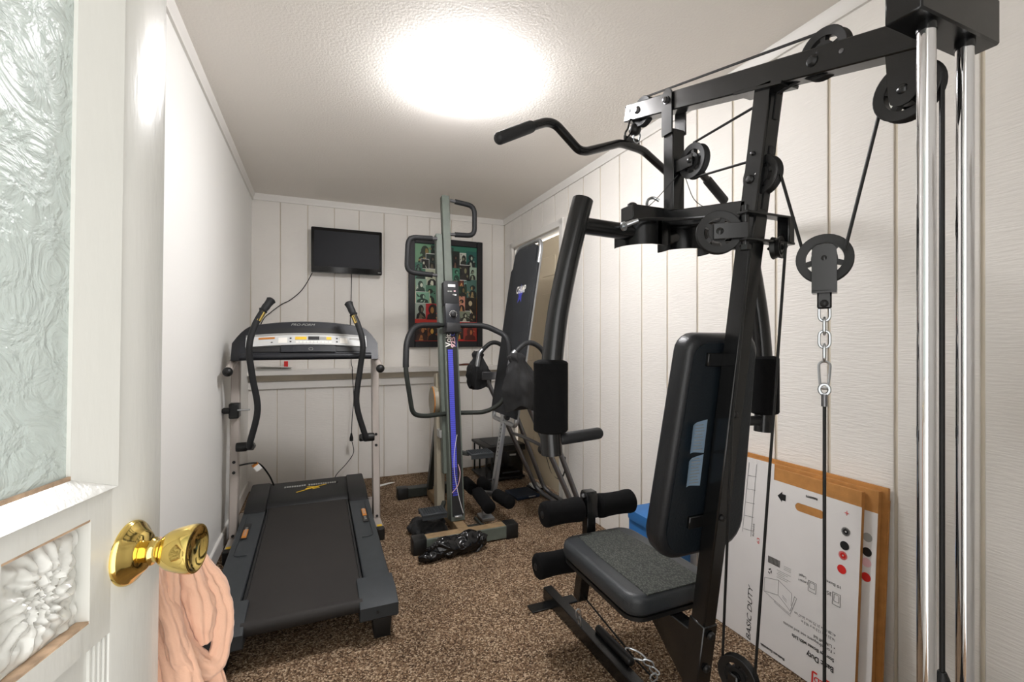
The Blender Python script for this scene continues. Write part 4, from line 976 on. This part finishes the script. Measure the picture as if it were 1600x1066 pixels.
def lat_bar():
    o = V((.982, 1.283, 1.868)); rt = V((1, .17, 0)).normalized()
    t = thing('lat_bar', 'bent black pull down bar hanging from the front of the cable machine', 'bar', o)
    pts = []
    for s in (-1, 1):
        L = [(.035, 0), (.06, -.003), (.205, -.062), (.235, -.064), (.325, -.006), (.36, -.008), (.42, -.038)]
        q = [o + rt * (s * a) + V((0, 0, z)) for a, z in L]
        pts = list(reversed(q)) + pts if s < 0 else pts + q
    bm = new(); sweep(bm, smooth_path(pts, .045, 5), .0135, 14); part('bent_bar', bm, 'black_coat', t)
    for s in (-1, 1):
        bm = new(); a = o + rt * s * .405 + V((0, 0, -.030)); b = o + rt * s * .535 + V((0, 0, -.102)); rounded_rod(bm, a, b, .0175, 14, .8); part('hand_grip', bm, 'grip_rubber', t)
    bm = new(); box(bm, (0, 0, .016), (.075, .006, .03), .002, m=xf(o, rt, V((0, 0, 1)).cross(rt), (0, 0, 1))); part('hang_tab', bm, 'black_coat', t)
    bm = new(); e = rt
    P = [o + e * x + V((0, -.004, z)) for x, z in ((-.03, .018), (-.035, .035), (-.022, .055), (-.012, .085), (0, .088), (.006, .075), (-.004, .05), (-.018, .03))]
    sweep(bm, spline(P, 4, closed=True), .0032, 6, closed=True); part('snap_hook', bm, 'black_coat', t)
    bm = new(); link(bm, o + rt * .02 + V((0, -.004, .035)), (.3, 0, 1), (1, 0, -.3), .04, .024, .003); part('snap_hook', bm, 'zinc', t)
    bm = new(); bmesh.ops.create_uvsphere(bm, u_segments=16, v_segments=10, radius=.021, matrix=Matrix.Translation((.995, 1.283, 1.928))); part('cable_ball', bm, 'black_plastic', t)
    bm = new(); cyl(bm, (.995, 1.283, 1.945), (.995, 1.283, 1.985), .0034, 8); part('cable_end', bm, 'cable', t)
lat_bar()

# ================================================================== FLATTENED CARDBOARD BOXES
LN = V((.065, 0, 1)).normalized()
def bpt(y, h, off=0.0): return V((1.598 + h * .065, y, h)) + V((-1, 0, .065)).normalized() * off
BN = V((-1, 0, .065)).normalized()
def slabq(y0, y1, h0, h1, o0, o1):
    bm = new(); vs = [bm.verts.new(bpt(y, h, o)) for o in (o0, o1) for y, h in ((y0, h0), (y1, h0), (y1, h1), (y0, h1))]
    for q in ((0, 1, 2, 3), (4, 5, 6, 7), (0, 1, 5, 4), (1, 2, 6, 5), (2, 3, 7, 6), (3, 0, 4, 7)): bm.faces.new([vs[k] for k in q])
    return bm
def boards():
    t = thing('flattened_box', 'front flattened white storage box with black print and red dots leaning on the right wall', 'cardboard box', (1.61, 1.22, 0), 'flattened storage boxes')
    part('board', slabq(.949, 1.52, 0.004, .714, -.019, -.0015), 'board_brown', t, 'brown corrugated inside of the box')
    # white printed front with the cut-out grip
    bm = new(); ol = [(.946, .004), (1.52, .004), (1.52, .728), (1.262, .728), (1.262, .668), (.946, .664)]
    hole = [(1.118 + (.038 if k < 9 or k > 26 else -.038) * 1 + .0155 * math.cos(math.radians(k * 10)), .597 + .0155 * math.sin(math.radians(k * 10))) for k in range(36)]
    hv = []; 
    def ring(P):
        vs = [bm.verts.new((p[0], p[1], 0)) for p in P]; return [bm.edges.new((vs[i], vs[(i + 1) % len(vs)])) for i in range(len(vs))]
    E_ = ring(ol) + ring(hole); bmesh.ops.triangle_fill(bm, use_beauty=True, edges=E_)
    for f in list(bm.faces):
        cc = f.calc_center_median()
        if abs(cc.x - 1.118) < .04 and abs(cc.y - .597) < .012: bm.faces.remove(f)
    for v in bm.verts: v.co = bpt(v.co.x, v.co.y, 0)
    bmesh.ops.solidify(bm, geom=bm.faces[:], thickness=.0015); face = part('printed_face', bm, 'board_white', t, 'white printed cardboard face')
    OF = .0012
    def ink(bm, m='dark_print', nm='print'): part(nm, bm, m, face)
    def tx(s, y, h, size, w, m='dark_print', bold=0, rot=0, sh=0):
        if rot == 0: ink(text_bm(s, size, bpt(y, h, OF), (0, 1, 0), -LN, 0, width=w, bold=bold), m, 'lettering')
        else: ink(text_bm(s, size, bpt(y, h, OF), LN, (0, 1, 0), 0, width=w, shear=sh), m, 'lettering')
    def poly(P, m='dark_print', nm='print'):
        bm = new(); bm.faces.new([bm.verts.new(bpt(y, h, OF)) for y, h in P]); ink(bm, m, nm)
    def line(a, b, w=.0012, m='dark_print'):
        a, b = V((*a, 0)), V((*b, 0)); d = (b - a).normalized(); n = V((-d.y, d.x, 0)) * w / 2
        return [((a + n).x, (a + n).y), ((b + n).x, (b + n).y), ((b - n).x, (b - n).y), ((a - n).x, (a - n).y)]
    def lines(L, w=.0012, m='dark_print', nm='print'):
        bm = new()
        for a, b in L: bm.faces.new([bm.verts.new(bpt(y, h, OF)) for y, h in line(a, b, w)])
        ink(bm, m, nm)
    tx('Basic Duty', 1.012, .108, .026, .093, bold=.0006); tx('Storage Boxes with Lids', 1.012, .137, .017, .150, bold=.0004)
    tx('• For infrequent use and access', 1.010, .162, .015, .186); tx('• Lift-off lid', 1.010, .178, .015, .072)
    tx('16.25 in x 12.5 in x 10.5 in', 1.010, .204, .013, .118); tx('41.28 cm x 31.75 cm x 26.67 cm', 1.010, .220, .013, .146)
    tx('10 Boxes', .998, .385, .014, .052); tx('350', 1.028, .350, .018, .026); tx('Letter/', 1.112, .345, .013, .034); tx('Legal', 1.118, .362, .013, .026)
    tx('RM605973', 1.090, .650, .010, .042, bold=.0004); tx('Business Essentials', 1.186, .030, .013, .100, bold=.0004)
    tx('BASIC DUTY', 1.332, -.012 + .02, .030, .215, rot=1, sh=.25)
    # logo frame with gaps, lettering inside
    lines([((1.082, .052), (1.082, -.0 + .006)), ((1.082, .052), (1.066, .052)), ((1.020, .048), (1.020, .008)), ((1.020, .052), (1.043, .052))], .006, 'red_print', 'logo_frame')
    tx('RED', 1.027, .040, .026, .048, 'red_print', bold=.0006)
    # arrow, mark, dots
    poly([(1.243, .614), (1.224, .634), (1.224, .6255), (1.209, .6255), (1.209, .602), (1.224, .602), (1.224, .594)], nm='arrow')
    def disc(y, h, r, m): poly([(y + r * math.cos(k * math.pi / 12), h + r * math.sin(k * math.pi / 12)) for k in range(24)], m, 'dot')
    def sun(y, h, r, m): lines([((y + .2 * r * math.cos(a), h + .2 * r * math.sin(a)), (y + r * math.cos(a), h + r * math.sin(a))) for a in [k * math.pi / 12 for k in range(24)]], r * .13, m, 'dot')
    disc(.994, .523, .0145, 'dark_print'); disc(1.000, .442, .0145, 'red_print'); sun(.992, .570, .0145, 'dark_print'); sun(.998, .489, .0145, 'red_print')
    lines([((.984, .632), (.998, .632)), ((.991, .624), (.991, .640))], .002, 'red_print', 'cross_mark')
    # barcode, recycling triangle, fine print, icons, line drawing
    lines([((1.270 - k * .0032, .374), (1.270 - k * .0032, .348)) for k in range(16)], .0017, nm='barcode')
    lines([((1.266, .322), (1.257, .328)), ((1.255, .322), (1.256, .312)), ((1.260, .309), (1.268, .313))], .004, nm='recycling_mark')
    lines([((1.232 - .004 * (k % 2), .336 - k * .0066), (1.176 + .012 * (k % 3), .336 - k * .0066)) for k in range(5)] + [((1.205, .362 - k * .006), (1.176, .362 - k * .006)) for k in range(3)], .0016, 'grey_print', 'fine_print')
    def icon(y, h, w, k):
        lines([((y, h), (y + w, h)), ((y + w, h), (y + w, h + k)), ((y + w, h + k), (y, h + k)), ((y, h + k), (y, h))], .0013, nm='icon')
        lines([((y + .005, h + .012), (y + w - .005, h + .012)), ((y + w - .005, h + .012), (y + w - .005, h + k - .005)), ((y + w - .005, h + k - .005), (y + .005, h + k - .005)), ((y + .005, h + k - .005), (y + .005, h + .012))], .0012, nm='icon')
    icon(1.082, .318, .028, .036); icon(1.000, .315, .026, .040)
    D = [((1.282, .285), (1.282, .232)), ((1.282, .285), (1.223, .300)), ((1.223, .300), (1.223, .245)), ((1.282, .232), (1.223, .245)), ((1.223, .300), (1.170, .277)), ((1.170, .277), (1.170, .232)), ((1.282, .232), (1.235, .218)), ((1.223, .245), (1.172, .212)), ((1.235, .218), (1.172, .200)), ((1.172, .200), (1.150, .268)), ((1.150, .268), (1.158, .272)), ((1.158, .272), (1.172, .212)), ((1.235, .218), (1.235, .212)), ((1.235, .212), (1.170, .194)), ((1.205, .253), (1.188, .243)), ((1.205, .246), (1.188, .236))]
    lines(D, .0011, nm='box_drawing')
    # form lines on the left flap
    F = [((1.375, .71), (1.392, .42)), ((1.340, .71), (1.352, .415))]; F += [((1.340 + .0005 * k, .66 - k * .055), (1.376 + .003 * k, .655 - k * .055)) for k in range(5)]
    lines(F, .0013, nm='form_lines')
    tx('RM605', 1.337, .42, .010, .05, rot=1); tx('63', 1.312, .40, .016, .022, 'red_print', rot=1)
    # boards behind
    t2 = thing('flattened_box', 'second flattened white box sticking out behind the front one on the right wall', 'cardboard box', (1.63, 1.2, 0), 'flattened storage boxes')
    part('board', slabq(.912, 1.48, .004, .725, -.042, -.024), 'board_brown', t2); f2 = part('printed_face', slabq(.9115, 1.47, .004, .655, -.024, -.0215), 'board_white', t2)
    for h, m in ((.523, 'dark_print'), (.489, 'pink_print'), (.442, 'red_print'), (.57, 'grey_print')):
        bm = new(); bm.faces.new([bm.verts.new(bpt(.938 + .0145 * math.cos(k * math.pi / 10), h + .0145 * math.sin(k * math.pi / 10), -.0208)) for k in range(20)]); part('dot', bm, m, f2)
    t3 = thing('flattened_box', 'plain brown rearmost cardboard sheet against the right wall behind the printed boxes', 'cardboard box', (1.65, 1.2, 0), 'flattened storage boxes')
    part('board', slabq(.897, 1.46, .004, .738, -.056, -.045), 'board_brown', t3); part('board_edge', slabq(.894, .898, .004, .70, -.054, -.047), 'board_brown', t3)
boards()

# ================================================================== TELEVISION, POSTER, LEADS
def television():
    x0, x1, z0, z1 = -.043, .523, 1.782, 2.156; xc, zc = (x0 + x1) / 2, (z0 + z1) / 2
    t = thing('television', 'small black flat screen television hung on the back plank wall', 'television', (xc, 4.16, z0))
    bm = new(); prism(bm, rrect(x1 - x0, z1 - z0, .008), .035, xf((xc, 4.170, zc), (1, 0, 0), (0, 0, 1), (0, -1, 0)), .004); part('case', bm, 'tv_case', t)
    bm = new(); box(bm, (xc, 4.1520, zc + .012), (x1 - x0 - .045, .002, z1 - z0 - .075)); part('screen', bm, 'screen', t, 'dark glossy screen')
    bm = new(); box(bm, (x1 - .022, 4.1518, z0 + .020), (.022, .001, .006)); part('maker_mark', bm, 'grey_print', t)
    bm = new(); box(bm, (xc, 4.21, zc), (.16, .06, .14), .004); part('wall_bracket', bm, 'black_plastic', t)
television()
def poster():
    x0, x1, z0, z1 = .764, 1.468, 1.153, 2.157; f = .056; Y = 4.214
    t = thing('framed_poster', 'black framed collage of many small portrait photographs behind the climbing machine', 'poster', ((x0 + x1) / 2, 4.23, z0))
    bm = new(); xc, zc = (x0 + x1) / 2, (z0 + z1) / 2
    for c, s in (((x0 + f / 2, Y, zc), (f, .032, z1 - z0)), ((x1 - f / 2, Y, zc), (f, .032, z1 - z0))): box(bm, c, s, .004)
    for z in (z0 + f / 2, z1 - f / 2): box(bm, (xc, Y, z), (x1 - x0 - 2 * f, .032, f), .004)
    part('frame', bm, 'frame_black', t)
    bm = new(); box(bm, (xc, Y + .004, zc), (x1 - x0 - 2 * f, .012, z1 - z0 - 2 * f)); bg = part('print_ground', bm, 'poster_ground', t, 'ground fading from green to yellow to red', origin=(xc, Y, zc))
    ix0, ix1, iz0, iz1 = x0 + f, x1 - f, z0 + f, z1 - f
    pr = [(97,98,235,272,'#6f9a78','#2b3a2c','#8a7a4a'),(235,110,285,185,'#143028','#0c1a16','#2c5a48'),(190,187,275,320,'#22352f','#111718','#5d5646'),(147,240,210,320,'#20241f','#0e0f0e','#c9cbb8'),(100,275,150,340,'#3d6e5b','#142a24','#5b7d68'),
          (97,345,185,420,'#4f7d68','#1a2f28','#7d9a84'),(187,330,280,478,'#b9c0a8','#141512','#d6d8c4'),(100,425,187,535,'#8fae9a','#33473c','#cfd6c4'),(190,480,272,637,'#4c7a62','#13201a','#cfd0a0'),(100,540,215,637,'#7fae92','#243a30','#a8c4ae'),
          (97,640,187,780,'#9aa69a','#15130f','#6d5f4c'),(190,645,310,785,'#b3232a','#1a0d0a','#a8763e'),(95,828,205,980,'#1f1512','#3a2018','#a0683c'),(205,845,310,980,'#7a4422','#1c100b','#c79a46'),(430,150,485,298,'#15201c','#0b100e','#6a4a3a'),
          (488,160,555,268,'#c9cdc0','#1c211d','#7d7c66'),(557,140,655,285,'#1c5a52','#0f1f1d','#b9c4b4'),(487,270,590,410,'#121211','#262320','#7d7a5c'),(590,290,652,400,'#9fb5a2','#1d211c','#8f9a84'),(432,300,485,415,'#3f7f66','#15382d','#74a88c'),
          (470,365,537,470,'#2d2019','#57251a','#c9955c'),(537,410,560,470,'#6fa39a','#1d2b28','#9fb8ae'),(560,410,650,570,'#4a6e66','#15211f','#a28a5e'),(465,475,553,570,'#1d3a28','#0d1a12','#6a5a34'),(475,570,535,700,'#d08f78','#26181a','#b98a5c'),
          (535,575,650,725,'#2a2118','#1a120d','#c9ba94'),(480,705,590,800,'#7c8470','#2a2c22','#aeb09a'),(590,730,650,800,'#241a14','#120d0a','#8a7a5a'),(470,840,525,965,'#2a160f','#140a07','#c07a34'),(530,850,645,975,'#8a2a20','#4a1a12','#a8643a'),
          (285,115,430,300,'#24463a','#101c18','#54705c'),(285,300,430,470,'#31594a','#121d19','#7d8a6a'),(280,480,465,640,'#1e3026','#0f1612','#5c5a40'),(312,645,475,820,'#6a241c','#1a0d0a','#8a5a34'),(312,830,468,980,'#4a1a14','#160b08','#9a6436')]
    def pm(h):
        k = 'print_' + h[1:]
        if k not in MATS: mat(k, h, .3)
        return k
    for i, (a, b, c_, d, bgc, dk, lt) in enumerate(pr):
        a, b, c_, d = a - 5, b - 5, c_ + 5, d + 5
        X0 = ix0 + (a - 90) / 562 * (ix1 - ix0); X1 = ix0 + (c_ - 90) / 562 * (ix1 - ix0)
        Z1 = iz1 - (b - 97) / 890 * (iz1 - iz0); Z0 = iz1 - (d - 97) / 890 * (iz1 - iz0)
        X0, X1, Z0, Z1 = max(X0, ix0 + .002), min(X1, ix1 - .002), max(Z0, iz0 + .004), min(Z1, iz1 - .002)
        y = Y - .0025 - .0006 * (i % 5); bm = new(); w, h = X1 - X0, Z1 - Z0
        edge = i in (2, 3, 9, 15, 17, 20, 26)
        def pl(P, dy, mi):
            f_ = bm.faces.new([bm.verts.new((X0 + w * u, y - dy, Z0 + h * v)) for u, v in P]); f_.material_index = mi
        box(bm, ((X0 + X1) / 2, y + .0004, (Z0 + Z1) / 2), (w, .0008, h))
        for f_ in bm.faces: f_.material_index = 3 if edge else 0
        e = .035 if edge else 0
        if edge: pl([(e, e), (1 - e, e), (1 - e, 1 - e), (e, 1 - e)], .0003, 0)
        r = random.Random(i); ox = .5 + r.uniform(-.12, .12); oy = .60 + r.uniform(-.05, .08); hs = r.uniform(.20, .30) * min(1, h / w * .9)
        ar = w / h
        clip = lambda P: [(min(max(u, e + .01), 1 - e - .01), min(max(v, e + .01), 1 - e - .01)) for u, v in P]
        pl(clip([(ox - .42, e), (ox + .42, e), (ox + .36, .28), (ox + .14, .42), (ox - .14, .42), (ox - .36, .28)]), .0004, 1)
        hx, hy = r.uniform(1.7, 2.6), r.uniform(2.1, 3.0)
        pl(clip(ell(hs * hx, hs * hy * ar, 13, (ox, oy))), .0005, 1)
        sd = r.choice((-1, 1)) * r.uniform(.03, .09)
        pl(clip([(q[0] + (sd * .6 if (q[0] - ox) * sd < 0 else 0), q[1]) for q in ell(hs * r.uniform(.75, 1.1), hs * r.uniform(1.3, 1.7) * ar, 12, (ox + sd, oy - .04))]), .0006, 2)
        for q in range(5):
            bx, by = r.uniform(.08, .92), r.uniform(.05, .95)
            if abs(bx - ox) < .22 and by > .35: continue
            an = r.uniform(0, 3.1); l_, w_ = r.uniform(.08, .26), r.uniform(.02, .07); ca, sa = math.cos(an), math.sin(an)
            pl(clip([(bx + ca * l_ * u - sa * w_ * v, by + (sa * l_ * u + ca * w_ * v) * ar) for u, v in ((-1, -.6), (.2, -1), (1, .3), (-.3, 1))]), .0007 + q * .00003, r.choice((1, 1, 2)))
        if i % 2 == 0: pl(clip([(ox - .22, e), (ox + .12, e), (ox + .04, .30), (ox - .08, .34)]), .0006, 2)
        part('photo_print', bm, [pm(bgc), pm(dk), pm(lt), 'paper'], t, origin=((X0 + X1) / 2, y, (Z0 + Z1) / 2))
poster()
def lead(pts, r, label, name='power_lead', m='cable', extra=None):
    bm = new(); sweep(bm, spline(pts, 7), r, 7)
    if extra: extra(bm)
    return solo(name, bm, m, label, 'cable', pts[-1])
lead([(-.035, 4.22, 1.782), (-.075, 4.228, 1.70), (-.125, 4.228, 1.622), (-.20, 4.225, 1.55), (-.268, 4.222, 1.508), (-.345, 4.20, 1.44), (-.40, 4.20, 1.375), (-.46, 4.215, 1.20), (-.48, 4.215, .983)], .0035, 'black lead drooping left from the television to the ledge behind the treadmill')
def plug(bm): lathe(bm, (.268, 4.105, .415), (0, 0, -1), [(.006, -.02), (.010, 0), (.015, .02), (.015, .045), (.001, .046)], 10)
lead([(.277, 4.222, 1.79), (.274, 4.225, 1.60), (.268, 4.225, 1.40), (.272, 4.20, 1.05), (.276, 4.115, .985), (.276, 4.11, .92), (.288, 4.12, .72), (.276, 4.12, .58), (.270, 4.11, .44), (.272, 4.11, .37), (.288, 4.15, .26), (.23, 4.15, .17), (.15, 4.13, .09), (.11, 4.10, .006)], .0032, 'thin black lead hanging straight down from the television past the ledge', extra=plug)

# ================================================================== SMALL THINGS
# leaflet on the ledge
t = thing('leaflet', 'open white leaflet with a red mark lying on the ledge behind the treadmill', 'leaflet', (-.31, 4.16, .977))
for k, (z, tilt, y) in enumerate(((.980, .0, 4.17), (.990, .10, 4.185))):
    bm = new(); box(bm, (0, 0, 0), (.25, .10, .002), m=xf((-.315, y, z + .014 * k), (1, 0, tilt * -.55), (0, 1, .0), (tilt * .55, 0, 1))); part('page', bm, 'paper', t)
bm = new(); box(bm, (-.232, 4.205, 1.022), (.03, .004, .045), .001); part('red_tab', bm, 'red_print', t, 'red tab')
# brown handle on the ledge
bm = new(); sweep(bm, spline([(1.215, 4.16, .986), (1.26, 4.155, .990), (1.31, 4.15, .992), (1.36, 4.15, .992), (1.40, 4.15, .990)], 5), [.006] + [.0105] * 4 + [.013] * 5 + [.012] * 6 + [.010] * 4 + [.006], 10, flat=.75)
solo('wooden_handle', bm, 'wood_brown', 'small dark brown wooden stick lying on the ledge right of the climbing machine', 'stick', (1.30, 4.155, .977))
# paper scrap behind the treadmill post
bm = new(); prism(bm, [(0, 0), (.12, .03), (.16, .005), (.03, -.035)], .003, xf((.45, 3.99, .003), (1, 0, 0), (0, 1, 0), (0, 0, 1)))
for v in bm.verts: v.co.z += max(0, (v.co.x - .53)) * .12
solo('paper_scrap', bm, 'paper', 'white scrap of paper on the carpet behind the right treadmill post', 'paper', (.52, 3.99, 0))
# black media rack in the far corner
def rack():
    X0, X1, YA, YB_ = 1.31, 1.68, 3.68, 4.06
    t = thing('media_rack', 'low black open rack with lid top standing in the far right corner', 'rack', ((X0 + X1) / 2, (YA + YB_) / 2, 0))
    xc, yc = (X0 + X1) / 2, (YA + YB_) / 2
    bm = new(); box(bm, (xc, yc, .300), (X1 - X0, YB_ - YA, .022), .005, 2); tp = part('top_board', bm, 'black_plastic', t)
    bm = new(); box(bm, (xc + .01, yc, .3125), (X1 - X0 - .10, YB_ - YA - .08, .006), .002); part('lid_field', bm, 'tm_grey', tp)
    bm = new(); box(bm, (xc, YA + .005, .285), (X1 - X0, .012, .05), .003); part('front_lip', bm, 'black_plastic', tp)
    bm = new(); box(bm, (xc, yc, .028), (X1 - X0, YB_ - YA, .02), .004); part('bottom_board', bm, 'black_plastic', t)
    for x in (X0 + .02, X0 + .07, X1 - .02):
        for y in (YA + .03, YB_ - .03):
            bm = new(); box(bm, (x, y, .165), (.014, .014, .255), .002); part('upright_bar', bm, 'black_plastic', t)
    for x in (X0 + .03, X1 - .03):
        for y in (YA + .03, YB_ - .03):
            bm = new(); cyl(bm, (x, y, 0), (x, y, .02), .014, 10); part('foot', bm, 'black_plastic', t)
    t2 = thing('black_box', 'black electronic box with a small grey button inside the low rack', 'electronic box', (xc + .05, yc - .02, .038))
    bm = new(); box(bm, (xc + .055, yc - .02, .155), (X1 - X0 - .16, YB_ - YA - .06, .23), .006, 2); part('case', bm, 'tv_case', t2)
    bm = new(); box(bm, (xc + .07, YA + .008, .225), (.06, .006, .016), .002); part('button', bm, 'grey_print', t2)
    bm = new(); box(bm, (xc + .055, YA + .009, .075), (.16, .004, .012), .001); part('slot', bm, 'tm_grey', t2)
rack()
def floor_case():
    t = thing('flat_case', 'dark navy flat case lying on the carpet under the folded table', 'case', (1.49, 3.31, 0))
    M = xf((1.485, 3.31, .014), (1, .08, 0), (-.08, 1, 0), (0, 0, 1))
    bm = new(); box(bm, (0, 0, 0), (.20, .21, .024), .006, 2, m=M); part('case_body', bm, 'navy', t)
    bm = new(); box(bm, (0, 0, .0125), (.17, .18, .002), .0005, m=M); part('case_lid', bm, 'navy', t)
    bm = new(); box(bm, (.03, -.107, .004), (.06, .006, .008), .001, m=M); part('clasp', bm, 'alu', t)
floor_case()
t = thing('booklet_pile', 'small pile of black and white booklets by the foot of the door casing', 'booklets', (1.655, 3.36, 0))
bm = new(); box(bm, (0, 0, .012), (.085, .13, .024), .002, m=xf((1.640, 3.40, 0), (1, .1, 0), (-.1, 1, 0), (0, 0, 1))); part('lower_booklet', bm, 'dark_print', t)
bm = new(); box(bm, (0, 0, .034), (.075, .11, .016), .002, m=xf((1.642, 3.395, 0), (1, -.08, 0), (.08, 1, 0), (0, 0, 1))); part('upper_booklet', bm, 'paper', t)
def blue_case():
    X0, X1, YA, YB_, Z = 1.455, 1.685, 1.72, 1.952, .36
    t = thing('blue_case', 'blue lidded box standing on the floor behind the exercise seat', 'box', ((X0 + X1) / 2, (YA + YB_) / 2, 0)); xc, yc = (X0 + X1) / 2, (YA + YB_) / 2
    bm = new(); box(bm, (xc, yc, .163), (X1 - X0 - .02, YB_ - YA - .02, .326), .008, 2); part('box_body', bm, 'blue_plastic', t)
    bm = new(); prism(bm, rrect(X1 - X0, YB_ - YA, .03), .05, xf((xc, yc, Z - .025), (1, 0, 0), (0, 1, 0), (0, 0, 1)), .006, 2); lid = part('lid', bm, 'blue_plastic', t)
    bm = new()
    for k in range(9): box(bm, (xc + .015 + (k % 2) * .002, yc + .065 - k * .017, Z + .0006), (.016, .011, .0008))
    part('lid_lettering', bm, 'silver_print', lid)
blue_case()
# bags on the floor by the climber
def blob(c, s, seed, amp, sc, sub=5):
    bm = new(); bmesh.ops.create_icosphere(bm, subdivisions=sub, radius=1)
    for v in bm.verts: v.co = V((v.co.x * s[0], v.co.y * s[1], v.co.z * s[2]))
    crumple(bm, amp, sc, seed)
    for v in bm.verts: v.co += V(c)
    for v in bm.verts:
        if v.co.z < .004: v.co.z = .004
    return bm
bm = blob((.70, 2.53, .05), (.155, .045, .055), 2.2, .022, 16); merge(bm, blob((.82, 2.545, .055), (.10, .04, .06), 5.1, .020, 18)); merge(bm, blob((.58, 2.50, .03), (.075, .03, .028), 8.4, .012, 24, 4))
solo('plastic_bag', bm, 'bag_plastic', 'shiny crumpled black plastic bag against the front bar of the climbing machine', 'bag', (.70, 2.53, 0), angle=180)
bm = blob((.645, 2.905, .035), (.125, .155, .045), 3.7, .022, 13); 
solo('cloth_bag', bm, 'black_cloth', 'crumpled dull black cloth bag on the carpet under the left pedal', 'bag', (.645, 2.9, 0), angle=180)

# garment hanging behind the open door
def garment():
    bm = new()
    def fold(pts, rad, flat=.55, n=14, seed=0):
        P = spline(pts, 12); N = len(P); R = []
        for i in range(N):
            f = i / (N - 1) * (len(rad) - 1); k = min(int(f), len(rad) - 2); R.append(rad[k] + (rad[k + 1] - rad[k]) * (f - k))
        b = new(); n = 40; T = [(P[min(i + 1, N - 1)] - P[max(i - 1, 0)]).normalized() for i in range(N)]
        s, _, u = frame_of(T[0], DD); rings = []
        for i in range(N):
            if i: q = T[i - 1].rotation_difference(T[i]); s = q @ s; u = q @ u
            g = i / (N - 1); ring = []
            for k in range(n):
                a = 2 * math.pi * k / n
                lob = 1 + .10 * math.sin(3 * a + seed + 2.2 * g) + .09 * math.sin(7 * a - seed * 2 + 3 * g) + .07 * math.sin(11 * a + seed + 4 * g)
                ring.append(b.verts.new(P[i] + (s * math.cos(a) + u * math.sin(a) * flat) * R[i] * lob))
            rings.append(ring)
        for A, B in zip(rings, rings[1:]):
            for k in range(n): b.faces.new((A[k], A[(k + 1) % n], B[(k + 1) % n], B[k]))
        b.faces.new(list(reversed(rings[0]))); b.faces.new(rings[-1])
        for v in b.verts:
            q = v.co * 30 + V((seed, seed, seed)); v.co += noise.noise_vector(V((q.x, q.y, q.z * .5))) * .005 + noise.noise_vector(v.co * 75 + V((seed, 0, 3))) * .0022
        merge(bm, b)
    hook = V((-.262, .735, .935))
    fold([hook, (-.215, .80, .915), (-.178, .836, .890), (-.160, .842, .862), (-.147, .845, .828), (-.139, .842, .789), (-.136, .838, .746), (-.144, .828, .722), (-.160, .815, .722), (-.175, .803, .750), (-.187, .797, .790), (-.200, .797, .845), (-.215, .785, .90), hook], [.008, .014, .012, .014, .017, .017, .015, .016, .018, .020, .020, .016, .012, .008], .7, 14, 1)
    fold([hook, (-.21, .81, .905), (-.186, .826, .882), (-.175, .827, .850), (-.166, .827, .813), (-.161, .827, .780), (-.158, .826, .752)], [.008, .014, .014, .021, .022, .018, .010], .75, 14, 5)
    fold([hook, (-.222, .80, .91), (-.206, .808, .885), (-.205, .806, .844), (-.200, .804, .798), (-.190, .800, .752), (-.180, .797, .70), (-.174, .797, .60), (-.172, .80, .47)], [.008, .014, .014, .020, .022, .026, .030, .034, .036], .6, 16, 9)
    fold([hook, (-.25, .79, .86), (-.245, .80, .76), (-.235, .80, .62), (-.225, .80, .46)], [.01, .03, .036, .04, .042], .6, 16, 13)
    fold([(-.165, .815, .735), (-.150, .83, .690), (-.145, .84, .60), (-.15, .84, .50)], [.012, .020, .024, .024], .5, 12, 17)
    r = bmesh.ops.subdivide_edges(bm, edges=bm.edges[:], cuts=0) if False else None
    return solo('garment', bm, 'peach_cloth', 'peach coloured cloth garment hung bunched behind the open door by the brass knob', 'garment', (-.19, .80, .47), angle=180)
garment()
